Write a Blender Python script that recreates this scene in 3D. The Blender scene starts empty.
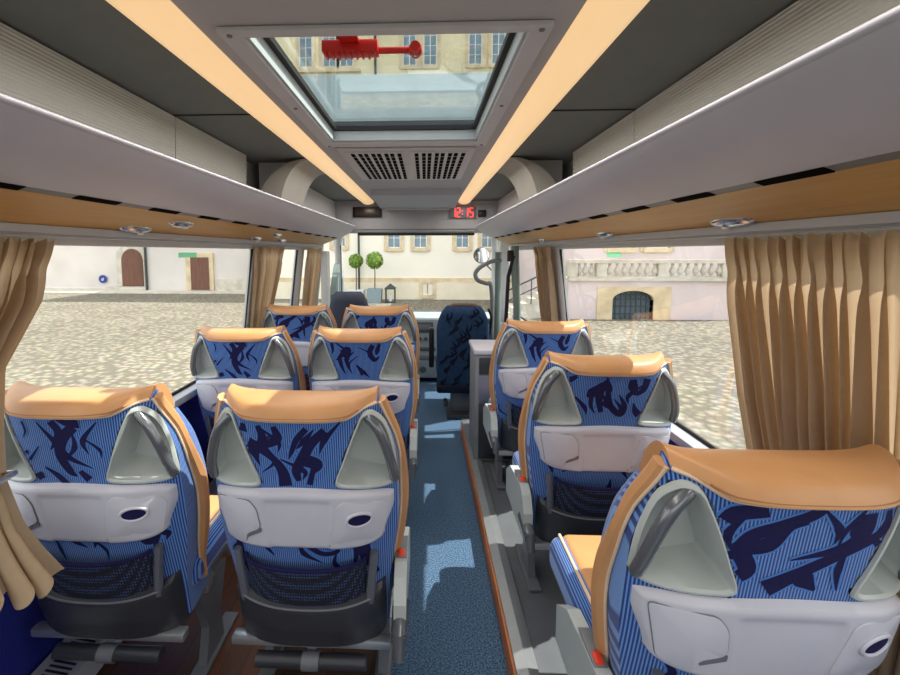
import bpy, bmesh, math, random
from mathutils import Vector, Matrix
R = math.radians
PI = math.pi
random.seed(7)
scene = bpy.context.scene
COL = scene.collection

# ------------------------------------------------------------------ helpers
def sm(a, b, x):
    t = max(0.0, min(1.0, (x - a) / (b - a)))
    return t * t * (3 - 2 * t)

def lerp(a, b, t):
    return a + (b - a) * t

def pw(pts, x):
    """piecewise linear through (x, y) pairs"""
    if x <= pts[0][0]:
        return pts[0][1]
    for (x0, y0), (x1, y1) in zip(pts, pts[1:]):
        if x <= x1:
            t = (x - x0) / (x1 - x0)
            return y0 + (y1 - y0) * t
    return pts[-1][1]

def catmull(pts, n=8):
    pts = [Vector(p) for p in pts]
    if len(pts) < 3:
        return [pts[0].lerp(pts[-1], i / n) for i in range(n + 1)]
    out = []
    P = [pts[0] * 2 - pts[1]] + pts + [pts[-1] * 2 - pts[-2]]
    for i in range(1, len(P) - 2):
        p0, p1, p2, p3 = P[i - 1:i + 3]
        for k in range(n):
            t = k / n
            out.append(0.5 * ((2 * p1) + (p2 - p0) * t + (2 * p0 - 5 * p1 + 4 * p2 - p3) * t * t
                              + (3 * p1 - p0 - 3 * p2 + p3) * t * t * t))
    out.append(pts[-1].copy())
    return out

class MB:
    """collects shapes, links them as ONE mesh object"""
    def __init__(self):
        self.v, self.f, self.m = [], [], []
    def add(self, vs, fs, mat=0):
        b = len(self.v)
        self.v += [tuple(v) for v in vs]
        for f in fs:
            self.f.append(tuple(b + i for i in f))
            self.m.append(mat)
        return self
    def box(self, c, s, bev=0.0, mat=0, rot=None, seg=2):
        bm = bmesh.new()
        bmesh.ops.create_cube(bm, size=1.0)
        for v in bm.verts:
            v.co = Vector((v.co.x * s[0], v.co.y * s[1], v.co.z * s[2]))
        if bev > 0:
            bmesh.ops.bevel(bm, geom=bm.edges[:], offset=min(bev, min(s) * .49), segments=seg, affect='EDGES', profile=.5)
        M = Matrix.Translation(Vector(c))
        if rot is not None:
            M = M @ rot.to_4x4()
        bm.verts.index_update()
        self.add([M @ v.co for v in bm.verts], [[v.index for v in f.verts] for f in bm.faces], mat)
        bm.free()
        return self
    def bb(self, x0, x1, y0, y1, z0, z1, bev=0.0, mat=0):
        return self.box(((x0 + x1) / 2, (y0 + y1) / 2, (z0 + z1) / 2), (abs(x1 - x0), abs(y1 - y0), abs(z1 - z0)), bev, mat)
    def tube(self, pts, r, n=10, mat=0, closed=False, cap=True, flat=None):
        pts = [Vector(p) for p in pts]
        k = len(pts)
        rr = r if isinstance(r, (list, tuple)) else [r] * k
        vs, fs = [], []
        up = None
        for i, p in enumerate(pts):
            a = pts[(i - 1) % k] if (closed or i > 0) else p
            b = pts[(i + 1) % k] if (closed or i < k - 1) else p
            t = (b - a)
            t = t.normalized() if t.length > 1e-9 else Vector((0, 0, 1))
            if up is None:
                up = Vector((0, 0, 1)) if abs(t.z) < .9 else Vector((0, 1, 0))
            s = t.cross(up)
            s = s.normalized() if s.length > 1e-6 else t.orthogonal().normalized()
            up2 = s.cross(t).normalized()
            up = up2
            for j in range(n):
                a_ = 2 * PI * j / n
                q = s * math.cos(a_) * rr[i] + up2 * math.sin(a_) * rr[i] * (flat or 1)
                vs.append(p + q)
        rng = k if closed else k - 1
        for i in range(rng):
            for j in range(n):
                i2 = (i + 1) % k
                fs.append((i * n + j, i * n + (j + 1) % n, i2 * n + (j + 1) % n, i2 * n + j))
        if cap and not closed:
            fs.append(tuple(range(n))[::-1])
            fs.append(tuple((k - 1) * n + j for j in range(n)))
        return self.add(vs, fs, mat)
    def cyl(self, a, b, r, n=20, mat=0):
        a, b = Vector(a), Vector(b)
        rr = r if isinstance(r, (list, tuple)) else [r, r]
        return self.tube([a, b], rr, n, mat)
    def prism(self, poly, a, b, axis='y', mat=0):
        """polygon in the two other axes, extruded along axis from a to b"""
        n = len(poly)
        def P(p, t):
            if axis == 'y':
                return (p[0], t, p[1])
            if axis == 'x':
                return (t, p[0], p[1])
            return (p[0], p[1], t)
        vs = [P(p, a) for p in poly] + [P(p, b) for p in poly]
        fs = [tuple(range(n))[::-1], tuple(range(n, 2 * n))]
        for i in range(n):
            j = (i + 1) % n
            fs.append((i, j, n + j, n + i))
        return self.add(vs, fs, mat)
    def grid(self, fn, nu, nv, mat=0, flip=False):
        vs = [fn(i / nu, j / nv) for j in range(nv + 1) for i in range(nu + 1)]
        fs = []
        for j in range(nv):
            for i in range(nu):
                a = j * (nu + 1) + i
                f = (a, a + 1, a + nu + 2, a + nu + 1)
                fs.append(f[::-1] if flip else f)
        return self.add(vs, fs, mat)
    def lathe(self, prof, c=(0, 0, 0), n=24, mat=0):
        vs, fs = [], []
        for r_, z in prof:
            for j in range(n):
                a = 2 * PI * j / n
                vs.append((c[0] + r_ * math.cos(a), c[1] + r_ * math.sin(a), c[2] + z))
        for i in range(len(prof) - 1):
            for j in range(n):
                fs.append((i * n + j, i * n + (j + 1) % n, (i + 1) * n + (j + 1) % n, (i + 1) * n + j))
        fs.append(tuple(range(n))[::-1])
        fs.append(tuple((len(prof) - 1) * n + j for j in range(n)))
        return self.add(vs, fs, mat)
    def mesh(self, name, mats, smooth=True, fix=False, stripe=None):
        me = bpy.data.meshes.new(name)
        me.from_pydata(self.v, [], self.f)
        if stripe is not None:
            at = me.attributes.new('stripe', 'FLOAT', 'POINT')
            at.data.foreach_set('value', [stripe[i] if i < len(stripe) else 0.0 for i in range(len(self.v))])
        for m in (mats if isinstance(mats, (list, tuple)) else [mats]):
            me.materials.append(m)
        me.polygons.foreach_set('material_index', self.m)
        if fix:
            bm = bmesh.new()
            bm.from_mesh(me)
            bmesh.ops.recalc_face_normals(bm, faces=bm.faces[:])
            bm.to_mesh(me)
            bm.free()
        if smooth:
            me.polygons.foreach_set('use_smooth', [True] * len(me.polygons))
            me.set_sharp_from_angle(angle=R(38))
        me.update()
        return me
    def build(self, name, mats, parent=None, smooth=True, fix=False):
        o = bpy.data.objects.new(name, self.mesh(name, mats, smooth, fix))
        COL.objects.link(o)
        if parent is not None:
            o.parent = parent
        return o

def tag(o, label=None, cat=None, group=None, kind=None):
    if label: o['label'] = label
    if cat: o['category'] = cat
    if group: o['group'] = group
    if kind: o['kind'] = kind
    return o

def empty(name, loc, label, cat, group=None):
    o = bpy.data.objects.new(name, None)
    o.empty_display_size = .1
    COL.objects.link(o)
    o.location = loc
    return tag(o, label, cat, group)

def struct(o):
    o['kind'] = 'structure'
    return o

# ------------------------------------------------------------------ materials
def mat_new(name):
    m = bpy.data.materials.new(name)
    m.use_nodes = True
    nt = m.node_tree
    b = nt.nodes['Principled BSDF']
    return m, nt, b

def N(nt, t, **kw):
    n = nt.nodes.new(t)
    for k, v in kw.items():
        setattr(n, k, v)
    return n

def srgb(r, g, b):
    f = lambda c: (c / 255 / 12.92) if c / 255 <= .04045 else ((c / 255 + .055) / 1.055) ** 2.4
    return (f(r), f(g), f(b), 1)

def plain(name, col, rough=.5, metal=0.0, noise=.06, scale=12.0, bump=0.0, bscale=200.0, spec=.5, stretch=None):
    m, nt, b = mat_new(name)
    tc = N(nt, 'ShaderNodeTexCoord')
    nz = N(nt, 'ShaderNodeTexNoise')
    nz.inputs['Scale'].default_value = scale
    nz.inputs['Detail'].default_value = 4
    src = tc.outputs['Object']
    if stretch:
        mp = N(nt, 'ShaderNodeMapping')
        mp.inputs['Scale'].default_value = stretch
        nt.links.new(src, mp.inputs['Vector'])
        src = mp.outputs['Vector']
    nt.links.new(src, nz.inputs['Vector'])
    rp = N(nt, 'ShaderNodeValToRGB')
    rp.color_ramp.elements[0].position = .3
    rp.color_ramp.elements[1].position = .7
    rp.color_ramp.elements[0].color = tuple(c * (1 - noise * 1.5) for c in col[:3]) + (1,)
    rp.color_ramp.elements[1].color = tuple(min(1, c * (1 + noise)) for c in col[:3]) + (1,)
    nt.links.new(nz.outputs['Fac'], rp.inputs['Fac'])
    nt.links.new(rp.outputs['Color'], b.inputs['Base Color'])
    b.inputs['Roughness'].default_value = rough
    b.inputs['Metallic'].default_value = metal
    b.inputs['Specular IOR Level'].default_value = spec
    if bump > 0:
        n2 = N(nt, 'ShaderNodeTexNoise')
        n2.inputs['Scale'].default_value = bscale
        n2.inputs['Detail'].default_value = 3
        nt.links.new(src, n2.inputs['Vector'])
        bp = N(nt, 'ShaderNodeBump')
        bp.inputs['Strength'].default_value = bump
        bp.inputs['Distance'].default_value = .003
        nt.links.new(n2.outputs['Fac'], bp.inputs['Height'])
        nt.links.new(bp.outputs['Normal'], b.inputs['Normal'])
    return m

def emit(name, col, strength):
    m, nt, b = mat_new(name)
    b.inputs['Base Color'].default_value = col
    b.inputs['Emission Color'].default_value = col
    b.inputs['Emission Strength'].default_value = strength
    b.inputs['Roughness'].default_value = .4
    return m

def glass_mat(name, tint=(.97, .985, .98), gl=.6):
    m = bpy.data.materials.new(name)
    m.use_nodes = True
    nt = m.node_tree
    nt.nodes.clear()
    out = N(nt, 'ShaderNodeOutputMaterial')
    tr = N(nt, 'ShaderNodeBsdfTransparent')
    tr.inputs['Color'].default_value = tint + (1,)
    g = N(nt, 'ShaderNodeBsdfGlossy')
    g.inputs['Roughness'].default_value = .02
    fr = N(nt, 'ShaderNodeFresnel')
    fr.inputs['IOR'].default_value = 1.45
    mu = N(nt, 'ShaderNodeMath', operation='MULTIPLY')
    mu.inputs[1].default_value = gl
    mx = N(nt, 'ShaderNodeMixShader')
    nt.links.new(fr.outputs[0], mu.inputs[0])
    nt.links.new(mu.outputs[0], mx.inputs[0])
    nt.links.new(tr.outputs[0], mx.inputs[1])
    nt.links.new(g.outputs[0], mx.inputs[2])
    nt.links.new(mx.outputs[0], out.inputs['Surface'])
    return m

TAU = R(9)
def fabric_mat(name, base, light, per=.0066, duty=.12, sheen=.25):
    """woven cloth: fine lighter lengthwise stripes on a ground colour"""
    m, nt, b = mat_new(name)
    at = N(nt, 'ShaderNodeAttribute', attribute_name='stripe')
    k = N(nt, 'ShaderNodeMath', operation='MULTIPLY')
    k.inputs[1].default_value = 2 * PI / per
    nt.links.new(at.outputs['Fac'], k.inputs[0])
    sn = N(nt, 'ShaderNodeMath', operation='SINE')
    nt.links.new(k.outputs[0], sn.inputs[0])
    mr = N(nt, 'ShaderNodeMapRange', interpolation_type='SMOOTHSTEP')
    mr.inputs['From Min'].default_value = duty - .35
    mr.inputs['From Max'].default_value = duty + .35
    nt.links.new(sn.outputs[0], mr.inputs['Value'])
    mx = N(nt, 'ShaderNodeMix', data_type='RGBA')
    mx.inputs['A'].default_value = base
    mx.inputs['B'].default_value = light
    nt.links.new(mr.outputs['Result'], mx.inputs['Factor'])
    nt.links.new(mx.outputs['Result'], b.inputs['Base Color'])
    b.inputs['Roughness'].default_value = .85
    b.inputs['Specular IOR Level'].default_value = .2
    b.inputs['Sheen Weight'].default_value = sheen
    return m

M = {}
M['fabric'] = fabric_mat('striped_blue_fabric', srgb(30, 58, 130), srgb(100, 144, 206), .0054)
M['fabric_solid'] = plain('solid_blue_fabric', srgb(78, 122, 194), .85, noise=.05, scale=300, spec=.2)
M['fabric_navy'] = plain('navy_fabric', srgb(28, 26, 70), .85, noise=.1, scale=200, spec=.2)
M['driver_fabric'] = plain('driver_fabric', srgb(42, 68, 100), .85, noise=.12, scale=30, spec=.2)
M['driver_navy'] = plain('driver_navy', srgb(22, 28, 52), .85, spec=.2)
M['leather'] = plain('tan_leather', srgb(204, 150, 100), .40, noise=.05, scale=9, bump=.12, bscale=420)
M['leather_seam'] = plain('cream_piping', srgb(226, 200, 172), .55)
M['grey_plastic'] = plain('pale_grey_plastic', srgb(198, 198, 208), .42, noise=.015, bump=.04, bscale=900)
M['handle_plastic'] = plain('grey_green_plastic', srgb(182, 189, 186), .3, noise=.02)
M['chrome_grey'] = plain('brushed_grey_plastic', srgb(118, 122, 128), .2, metal=.5, noise=.03)
M['dark_plastic'] = plain('charcoal_plastic', srgb(52, 55, 62), .38, noise=.05)
M['leather_groove'] = plain('leather_groove', srgb(160, 108, 66), .5)
M['post_grey'] = plain('slate_grey_plastic', srgb(92, 96, 106), .4)
M['void'] = plain('black_gap', srgb(9, 9, 10), .95, spec=.05)
M['brown'] = plain('brown_leather_edge', srgb(110, 84, 70), .5)
M['black_plastic'] = plain('black_plastic', srgb(20, 20, 24), .45)
M['mid_plastic'] = plain('mid_grey_plastic', srgb(110, 114, 120), .45, noise=.02)
M['alu'] = plain('aluminium', srgb(176, 182, 186), .32, metal=.7, noise=.03, scale=30)
M['silver_trim'] = plain('silver_trim', srgb(176, 180, 186), .4, metal=.15, noise=.02)
M['steel'] = plain('steel', srgb(205, 208, 212), .18, metal=.9, noise=.02)
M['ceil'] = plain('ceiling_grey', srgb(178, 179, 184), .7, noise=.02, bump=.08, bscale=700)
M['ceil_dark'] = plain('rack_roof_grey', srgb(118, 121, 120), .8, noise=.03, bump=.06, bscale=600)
M['fascia'] = plain('rack_fascia_white', srgb(188, 189, 202), .45, noise=.01, bump=.03, bscale=900)
M['hatch_grey'] = plain('hatch_frame_grey', srgb(194, 196, 202), .5, noise=.02)
M['hatch_pale'] = plain('hatch_neck_pale', srgb(188, 198, 202), .4, noise=.02)
M['wall_white'] = plain('painted_metal_white', srgb(206, 208, 208), .5, noise=.02)
M['wall_blue'] = plain('blue_needlefelt', srgb(44, 52, 140), .95, noise=.12, scale=180, bump=.2, bscale=500, spec=.1)
M['curtain'] = plain('beige_curtain_cloth', srgb(206, 172, 130), .8, noise=.04, scale=60, bump=.05, bscale=800, spec=.2)
M['red'] = plain('red_plastic', srgb(206, 34, 24), .35)
M['belt_red'] = plain('buckle_red', srgb(224, 62, 34), .35)
M['rubber'] = plain('black_rubber', srgb(22, 24, 26), .6)
M['door_green'] = plain('door_trim_grey_green', srgb(112, 130, 124), .5, noise=.03)
M['dash'] = plain('dashboard_grey', srgb(146, 158, 164), .55, noise=.03)
M['dash_dark'] = plain('dashboard_dark', srgb(80, 88, 92), .5)
M['cab_grey'] = plain('cabinet_grey', srgb(134, 138, 142), .5)
M['cab_lilac'] = plain('cabinet_lilac_grey', srgb(120, 120, 138), .5)
M['navy_leatherette'] = plain('slate_cloth', srgb(62, 70, 88), .7)
M['glass'] = glass_mat('window_glass', gl=.14)
M['hatch_glass'] = glass_mat('hatch_glass', (.95, .985, .98), gl=.5)
M['led'] = emit('red_led', (1.0, .03, .03, 1), 2.2)
M['mirror'] = plain('mirror_glass', srgb(225, 228, 230), .05, metal=1.0, noise=0)
def translucent(name, colr, w=.35):
    m = plain(name, colr, .85, noise=.04, scale=50, spec=.1)
    nt = m.node_tree
    b = nt.nodes['Principled BSDF']
    out = [n for n in nt.nodes if n.type == 'OUTPUT_MATERIAL'][0]
    t = N(nt, 'ShaderNodeBsdfTranslucent'); t.inputs['Color'].default_value = colr
    mx = N(nt, 'ShaderNodeMixShader'); mx.inputs[0].default_value = w
    nt.links.new(b.outputs[0], mx.inputs[1]); nt.links.new(t.outputs[0], mx.inputs[2])
    nt.links.new(mx.outputs[0], out.inputs['Surface'])
    return m
M['curtain'] = translucent('beige_curtain_cloth', srgb(196, 172, 142), .42)

def net_mat():
    m, nt, b = mat_new('magazine_net')
    tc = N(nt, 'ShaderNodeTexCoord')
    vo = N(nt, 'ShaderNodeTexVoronoi')
    mp = N(nt, 'ShaderNodeMapping'); mp.inputs['Scale'].default_value = (150, 100, 100)
    nt.links.new(tc.outputs['Object'], mp.inputs['Vector']); nt.links.new(mp.outputs['Vector'], vo.inputs['Vector'])
    vo.inputs['Scale'].default_value = 1.0
    vo.inputs['Randomness'].default_value = .15
    rp = N(nt, 'ShaderNodeValToRGB')
    rp.color_ramp.elements[0].position = .25; rp.color_ramp.elements[0].color = srgb(60, 84, 132)
    rp.color_ramp.elements[1].position = .42; rp.color_ramp.elements[1].color = srgb(20, 22, 36)
    nt.links.new(vo.outputs['Distance'], rp.inputs['Fac']); nt.links.new(rp.outputs['Color'], b.inputs['Base Color'])
    b.inputs['Roughness'].default_value = .8
    return m
M['net'] = net_mat()

def wood_mat(name, c0, c1, scale, rough, dist=3.0):
    m, nt, b = mat_new(name)
    tc = N(nt, 'ShaderNodeTexCoord')
    mp = N(nt, 'ShaderNodeMapping'); mp.inputs['Scale'].default_value = scale
    nz = N(nt, 'ShaderNodeTexNoise'); nz.inputs['Scale'].default_value = 1; nz.inputs['Detail'].default_value = 8
    nz.inputs['Distortion'].default_value = dist * .2
    nt.links.new(tc.outputs['Object'], mp.inputs['Vector']); nt.links.new(mp.outputs['Vector'], nz.inputs['Vector'])
    rp = N(nt, 'ShaderNodeValToRGB')
    rp.color_ramp.elements[0].position = .3; rp.color_ramp.elements[0].color = c0
    rp.color_ramp.elements[1].position = .7; rp.color_ramp.elements[1].color = c1
    nt.links.new(nz.outputs['Fac'], rp.inputs['Fac']); nt.links.new(rp.outputs['Color'], b.inputs['Base Color'])
    b.inputs['Roughness'].default_value = rough
    return m
M['rack_wood'] = wood_mat('pear_wood_veneer', srgb(184, 144, 82), srgb(196, 156, 94), (60, 3, 20), .45)
M['edge_wood'] = wood_mat('orange_wood_edge', srgb(176, 96, 40), srgb(206, 124, 60), (40, 4, 40), .4)
M['platform_grey'] = plain('grey_platform_covering', srgb(98, 103, 108), .4, noise=.06)
M['strip_wood'] = M['edge_wood']

def plank_mat():
    m, nt, b = mat_new('dark_plank_floor')
    tc = N(nt, 'ShaderNodeTexCoord')
    br = N(nt, 'ShaderNodeTexBrick')
    mp = N(nt, 'ShaderNodeMapping'); mp.inputs['Rotation'].default_value = (0, 0, PI / 2)
    nt.links.new(tc.outputs['Object'], mp.inputs['Vector']); nt.links.new(mp.outputs['Vector'], br.inputs['Vector'])
    br.inputs['Color1'].default_value = srgb(88, 52, 30)
    br.inputs['Color2'].default_value = srgb(62, 36, 22)
    br.inputs['Mortar'].default_value = srgb(34, 18, 12)
    br.inputs['Scale'].default_value = 1.0
    br.inputs['Mortar Size'].default_value = .0015
    br.inputs['Brick Width'].default_value = .6
    br.inputs['Row Height'].default_value = .07
    nz = N(nt, 'ShaderNodeTexNoise'); nz.inputs['Scale'].default_value = 1
    mp2 = N(nt, 'ShaderNodeMapping'); mp2.inputs['Scale'].default_value = (90, 6, 6)
    nt.links.new(tc.outputs['Object'], mp2.inputs['Vector']); nt.links.new(mp2.outputs['Vector'], nz.inputs['Vector'])
    mx = N(nt, 'ShaderNodeMix', data_type='RGBA', blend_type='OVERLAY'); mx.inputs['Factor'].default_value = .5
    nt.links.new(br.outputs['Color'], mx.inputs['A']); nt.links.new(nz.outputs['Color'], mx.inputs['B'])
    nt.links.new(mx.outputs['Result'], b.inputs['Base Color'])
    b.inputs['Roughness'].default_value = .4
    return m
M['planks'] = plank_mat()

def carpet_mat():
    m, nt, b = mat_new('speckled_blue_carpet')
    tc = N(nt, 'ShaderNodeTexCoord')
    nz = N(nt, 'ShaderNodeTexNoise'); nz.inputs['Scale'].default_value = 160; nz.inputs['Detail'].default_value = 2
    nt.links.new(tc.outputs['Object'], nz.inputs['Vector'])
    rp = N(nt, 'ShaderNodeValToRGB')
    rp.color_ramp.elements[0].position = .36; rp.color_ramp.elements[0].color = srgb(44, 68, 98)
    rp.color_ramp.elements[1].position = .66; rp.color_ramp.elements[1].color = srgb(100, 128, 154)
    nt.links.new(nz.outputs['Fac'], rp.inputs['Fac']); nt.links.new(rp.outputs['Color'], b.inputs['Base Color'])
    b.inputs['Roughness'].default_value = .95
    b.inputs['Specular IOR Level'].default_value = .1
    bp = N(nt, 'ShaderNodeBump'); bp.inputs['Strength'].default_value = .5; bp.inputs['Distance'].default_value = .004
    nt.links.new(nz.outputs['Fac'], bp.inputs['Height']); nt.links.new(bp.outputs['Normal'], b.inputs['Normal'])
    return m
M['carpet'] = carpet_mat()

def ribbed_mat():
    m, nt, b = mat_new('ribbed_grey_lining')
    tc = N(nt, 'ShaderNodeTexCoord')
    sp = N(nt, 'ShaderNodeSeparateXYZ'); nt.links.new(tc.outputs['Object'], sp.inputs[0])
    k = N(nt, 'ShaderNodeMath', operation='MULTIPLY'); k.inputs[1].default_value = 2 * PI / .0105
    nt.links.new(sp.outputs['Z'], k.inputs[0])
    sn = N(nt, 'ShaderNodeMath', operation='SINE'); nt.links.new(k.outputs[0], sn.inputs[0])
    bp = N(nt, 'ShaderNodeBump'); bp.inputs['Strength'].default_value = .5; bp.inputs['Distance'].default_value = .002
    nt.links.new(sn.outputs[0], bp.inputs['Height']); nt.links.new(bp.outputs['Normal'], b.inputs['Normal'])
    b.inputs['Base Color'].default_value = srgb(196, 197, 196)
    b.inputs['Roughness'].default_value = .75
    return m
M['ribbed'] = ribbed_mat()

def cobble_mat():
    m, nt, b = mat_new('cobblestones')
    tc = N(nt, 'ShaderNodeTexCoord')
    vo = N(nt, 'ShaderNodeTexVoronoi'); vo.inputs['Scale'].default_value = 7.5
    nt.links.new(tc.outputs['Object'], vo.inputs['Vector'])
    rp = N(nt, 'ShaderNodeValToRGB')
    rp.color_ramp.elements[0].position = .1; rp.color_ramp.elements[0].color = srgb(160, 153, 136)
    rp.color_ramp.elements[1].position = .62; rp.color_ramp.elements[1].color = srgb(106, 101, 88)
    nt.links.new(vo.outputs['Distance'], rp.inputs['Fac'])
    nz = N(nt, 'ShaderNodeTexNoise'); nz.inputs['Scale'].default_value = .35; nz.inputs['Detail'].default_value = 6
    nt.links.new(tc.outputs['Object'], nz.inputs['Vector'])
    rp2 = N(nt, 'ShaderNodeValToRGB')
    rp2.color_ramp.elements[0].position = .35; rp2.color_ramp.elements[0].color = (.8, .79, .76, 1)
    rp2.color_ramp.elements[1].position = .65; rp2.color_ramp.elements[1].color = (1.0, 1.0, .98, 1)
    nt.links.new(nz.outputs['Fac'], rp2.inputs['Fac'])
    hs = N(nt, 'ShaderNodeMix', data_type='RGBA', blend_type='MULTIPLY'); hs.inputs['Factor'].default_value = .10
    nt.links.new(rp.outputs['Color'], hs.inputs['A']); nt.links.new(vo.outputs['Color'], hs.inputs['B'])
    mx = N(nt, 'ShaderNodeMix', data_type='RGBA', blend_type='MULTIPLY'); mx.inputs['Factor'].default_value = 1
    nt.links.new(hs.outputs['Result'], mx.inputs['A']); nt.links.new(rp2.outputs['Color'], mx.inputs['B'])
    nt.links.new(mx.outputs['Result'], b.inputs['Base Color'])
    bp = N(nt, 'ShaderNodeBump'); bp.inputs['Strength'].default_value = .6; bp.inputs['Distance'].default_value = .04; bp.invert = True
    nt.links.new(vo.outputs['Distance'], bp.inputs['Height']); nt.links.new(bp.outputs['Normal'], b.inputs['Normal'])
    b.inputs['Roughness'].default_value = .8
    return m
M['cobble'] = cobble_mat()

def stucco(name, col, n=.1, sc=.5, bump=.3):
    return plain(name, col, .9, noise=n, scale=sc, bump=bump, bscale=14, spec=.1)
M['stucco_cream'] = stucco('cream_plaster', srgb(244, 240, 226), .04)
M['stucco_white'] = stucco('white_plaster', srgb(214, 208, 202), .08)
M['stucco_pink'] = stucco('pinkish_plaster', srgb(218, 204, 204), .06)
M['stucco_yellow'] = stucco('ochre_plaster', srgb(230, 218, 182), .08)
M['stone'] = stucco('sandstone', srgb(218, 200, 166), .14, 2.5, .5)
M['stone_pale'] = stucco('pale_sandstone', srgb(206, 200, 186), .12, 3, .5)
M['plinth'] = stucco('pale_yellow_plinth', srgb(236, 228, 204), .06, 1.2)
M['reflection_grey'] = stucco('hatch_reflection_grey', srgb(168, 184, 190), .06, 1)  # bluish grey of the hatch pane's reflection, used as wall colour
M['win_frame'] = plain('white_window_frame', srgb(232, 232, 228), .5)
M['win_pane'] = plain('dark_window_pane', srgb(118, 140, 152), .12, noise=.15, scale=2)
M['door_wood'] = wood_mat('brown_door', srgb(96, 62, 48), srgb(120, 80, 62), (8, 8, 1), .6)
M['iron'] = plain('wrought_iron', srgb(58, 64, 66), .6)
M['sign_blue'] = plain('sign_blue', srgb(30, 56, 140), .4)
M['sign_white'] = plain('sign_white', srgb(232, 234, 238), .4)
M['pot'] = plain('grey_planter', srgb(126, 144, 150), .6)
M['pot_white'] = plain('pale_planter', srgb(206, 214, 220), .6)
M['bark'] = plain('bark', srgb(120, 104, 84), .9)
M['leaf'] = plain('leaf_green', srgb(126, 158, 72), .7, noise=.35, scale=14, spec=.2)
M['green_sign'] = translucent('green_exit_sticker', srgb(120, 190, 150), .75)

def strip_mat():
    m, nt, b = mat_new('warm_light_diffuser')
    b.inputs['Base Color'].default_value = srgb(236, 206, 160)
    b.inputs['Roughness'].default_value = .35
    b.inputs['Emission Color'].default_value = srgb(255, 212, 156)
    b.inputs['Emission Strength'].default_value = .47
    return m
M['strip'] = strip_mat()

# ------------------------------------------------------------------ bus dimensions
WT, WB = 1.0, 1.088          # half inside width at window top / bottom
Z_WIN0, Z_WIN1 = .77, 1.47
PLAT = .10
YB, YF = -.75, 4.75
def wall_x(z):
    return lerp(WB, WT, max(0, min(1, (z - Z_WIN0) / (Z_WIN1 - Z_WIN0))))

# floor: aisle carpet, raised platforms either side
struct(MB().bb(-.02, .392, YB, 5.6, -.05, 0).bb(-1.05, 1.05, 3.5, 5.6, -.05, -.0005).build('floor', M['carpet']))
struct(MB().bb(-1.11, -.02, YB, 3.5, -.05, PLAT).build('floor_platform_left', M['planks']))
struct(MB().bb(.404, 1.11, YB, 3.5, -.05, PLAT - .002).build('floor_platform_right', M['platform_grey']))
struct(MB().bb(.392, .404, YB, 3.45, -.05, PLAT - .012, .003).build('trim_1', M['edge_wood']))
t2 = MB()
t2.prism([(.400, PLAT - .014), (.400, PLAT + .004), (.436, PLAT + .012), (.47, PLAT + .008), (.47, PLAT - .002), (.41, PLAT - .003)], YB, 3.45, 'y')
struct(t2.build('trim_2', M['alu'], smooth=False, fix=True))
t2 = MB()
t2.prism([(-.022, PLAT - .014), (-.016, PLAT - .014), (-.016, PLAT + .006), (-.05, PLAT + .008), (-.05, PLAT + .001), (-.022, PLAT + .001)], YB, 3.45, 'y')
struct(t2.build('trim_3', M['alu'], smooth=False, fix=True))

# side walls
def side_wall(s, name):
    w = MB()
    T = .03
    def sl(y0, y1, z0, z1, x0, x1, mat):           # leaning slab, x0 at z0, x1 at z1
        vs = [(s * x0, y0, z0), (s * x0, y1, z0), (s * x1, y1, z1), (s * x1, y0, z1)]
        vs += [(v[0] + s * T, v[1], v[2]) for v in vs]
        w.add(vs, [(0, 1, 2, 3), (7, 6, 5, 4), (0, 4, 5, 1), (1, 5, 6, 2), (2, 6, 7, 3), (3, 7, 4, 0)], mat)
    sl(YB, 4.75, -.05, Z_WIN0, WB, WB, 0)
    for y0, y1 in PILLARS[s]:
        sl(y0, y1, Z_WIN0, Z_WIN1, WB, WT, 1)
    sl(YB, 4.75, Z_WIN1, 2.06, WT, .965, 1)
    # ledge under the glass
    w.bb(s * (WB - .055), s * (WB + .02), YB, 4.75, Z_WIN0 - .03, Z_WIN0 + .004, .004, 2)
    return struct(w.build(name, [M['wall_blue'], M['wall_white'], M['silver_trim']], fix=True))
PILLARS = {-1: [(YB, -.6), (2.80, 2.90), (3.80, 3.98), (4.56, 4.75)], 1: [(YB, -.6), (3.02, 3.34), (4.66, 4.75)]}
side_wall(-1, 'wall_left')
side_wall(1, 'wall_right')

# side window panes with black rubber rims
def pane(s, y0, y1, name, slant=0.0):
    g = MB()
    x0, x1 = wall_x(Z_WIN0) + .012, wall_x(Z_WIN1) + .012
    g.add([(s * x0, y0, Z_WIN0), (s * x0, y1, Z_WIN0), (s * x1, y1, Z_WIN1), (s * x1, y0, Z_WIN1)], [(0, 1, 2, 3)])
    o = struct(g.build(name, M['glass'], smooth=False))
    fr = MB()
    a, b_ = wall_x(Z_WIN0) + .006, wall_x(Z_WIN1) + .006
    q = [(s * a, y0 + .008, Z_WIN0 + .008), (s * a, y1 - .008 - slant, Z_WIN0 + .008), (s * b_, y1 - .008, Z_WIN1 + .03), (s * b_, y0 + .008, Z_WIN1 + .03)]
    fr.tube(q, .009, 6, closed=True)
    struct(fr.build('window_rubber', M['rubber'], o))
    return o
pane(-1, -.6, 2.80, 'window_1')
pane(-1, 2.90, 3.80, 'window_2')
pane(-1, 3.98, 4.56, 'window_3')
pane(1, -.6, 3.02, 'window_4', .0)
pane(1, 3.34, 4.66, 'window_5')

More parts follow.
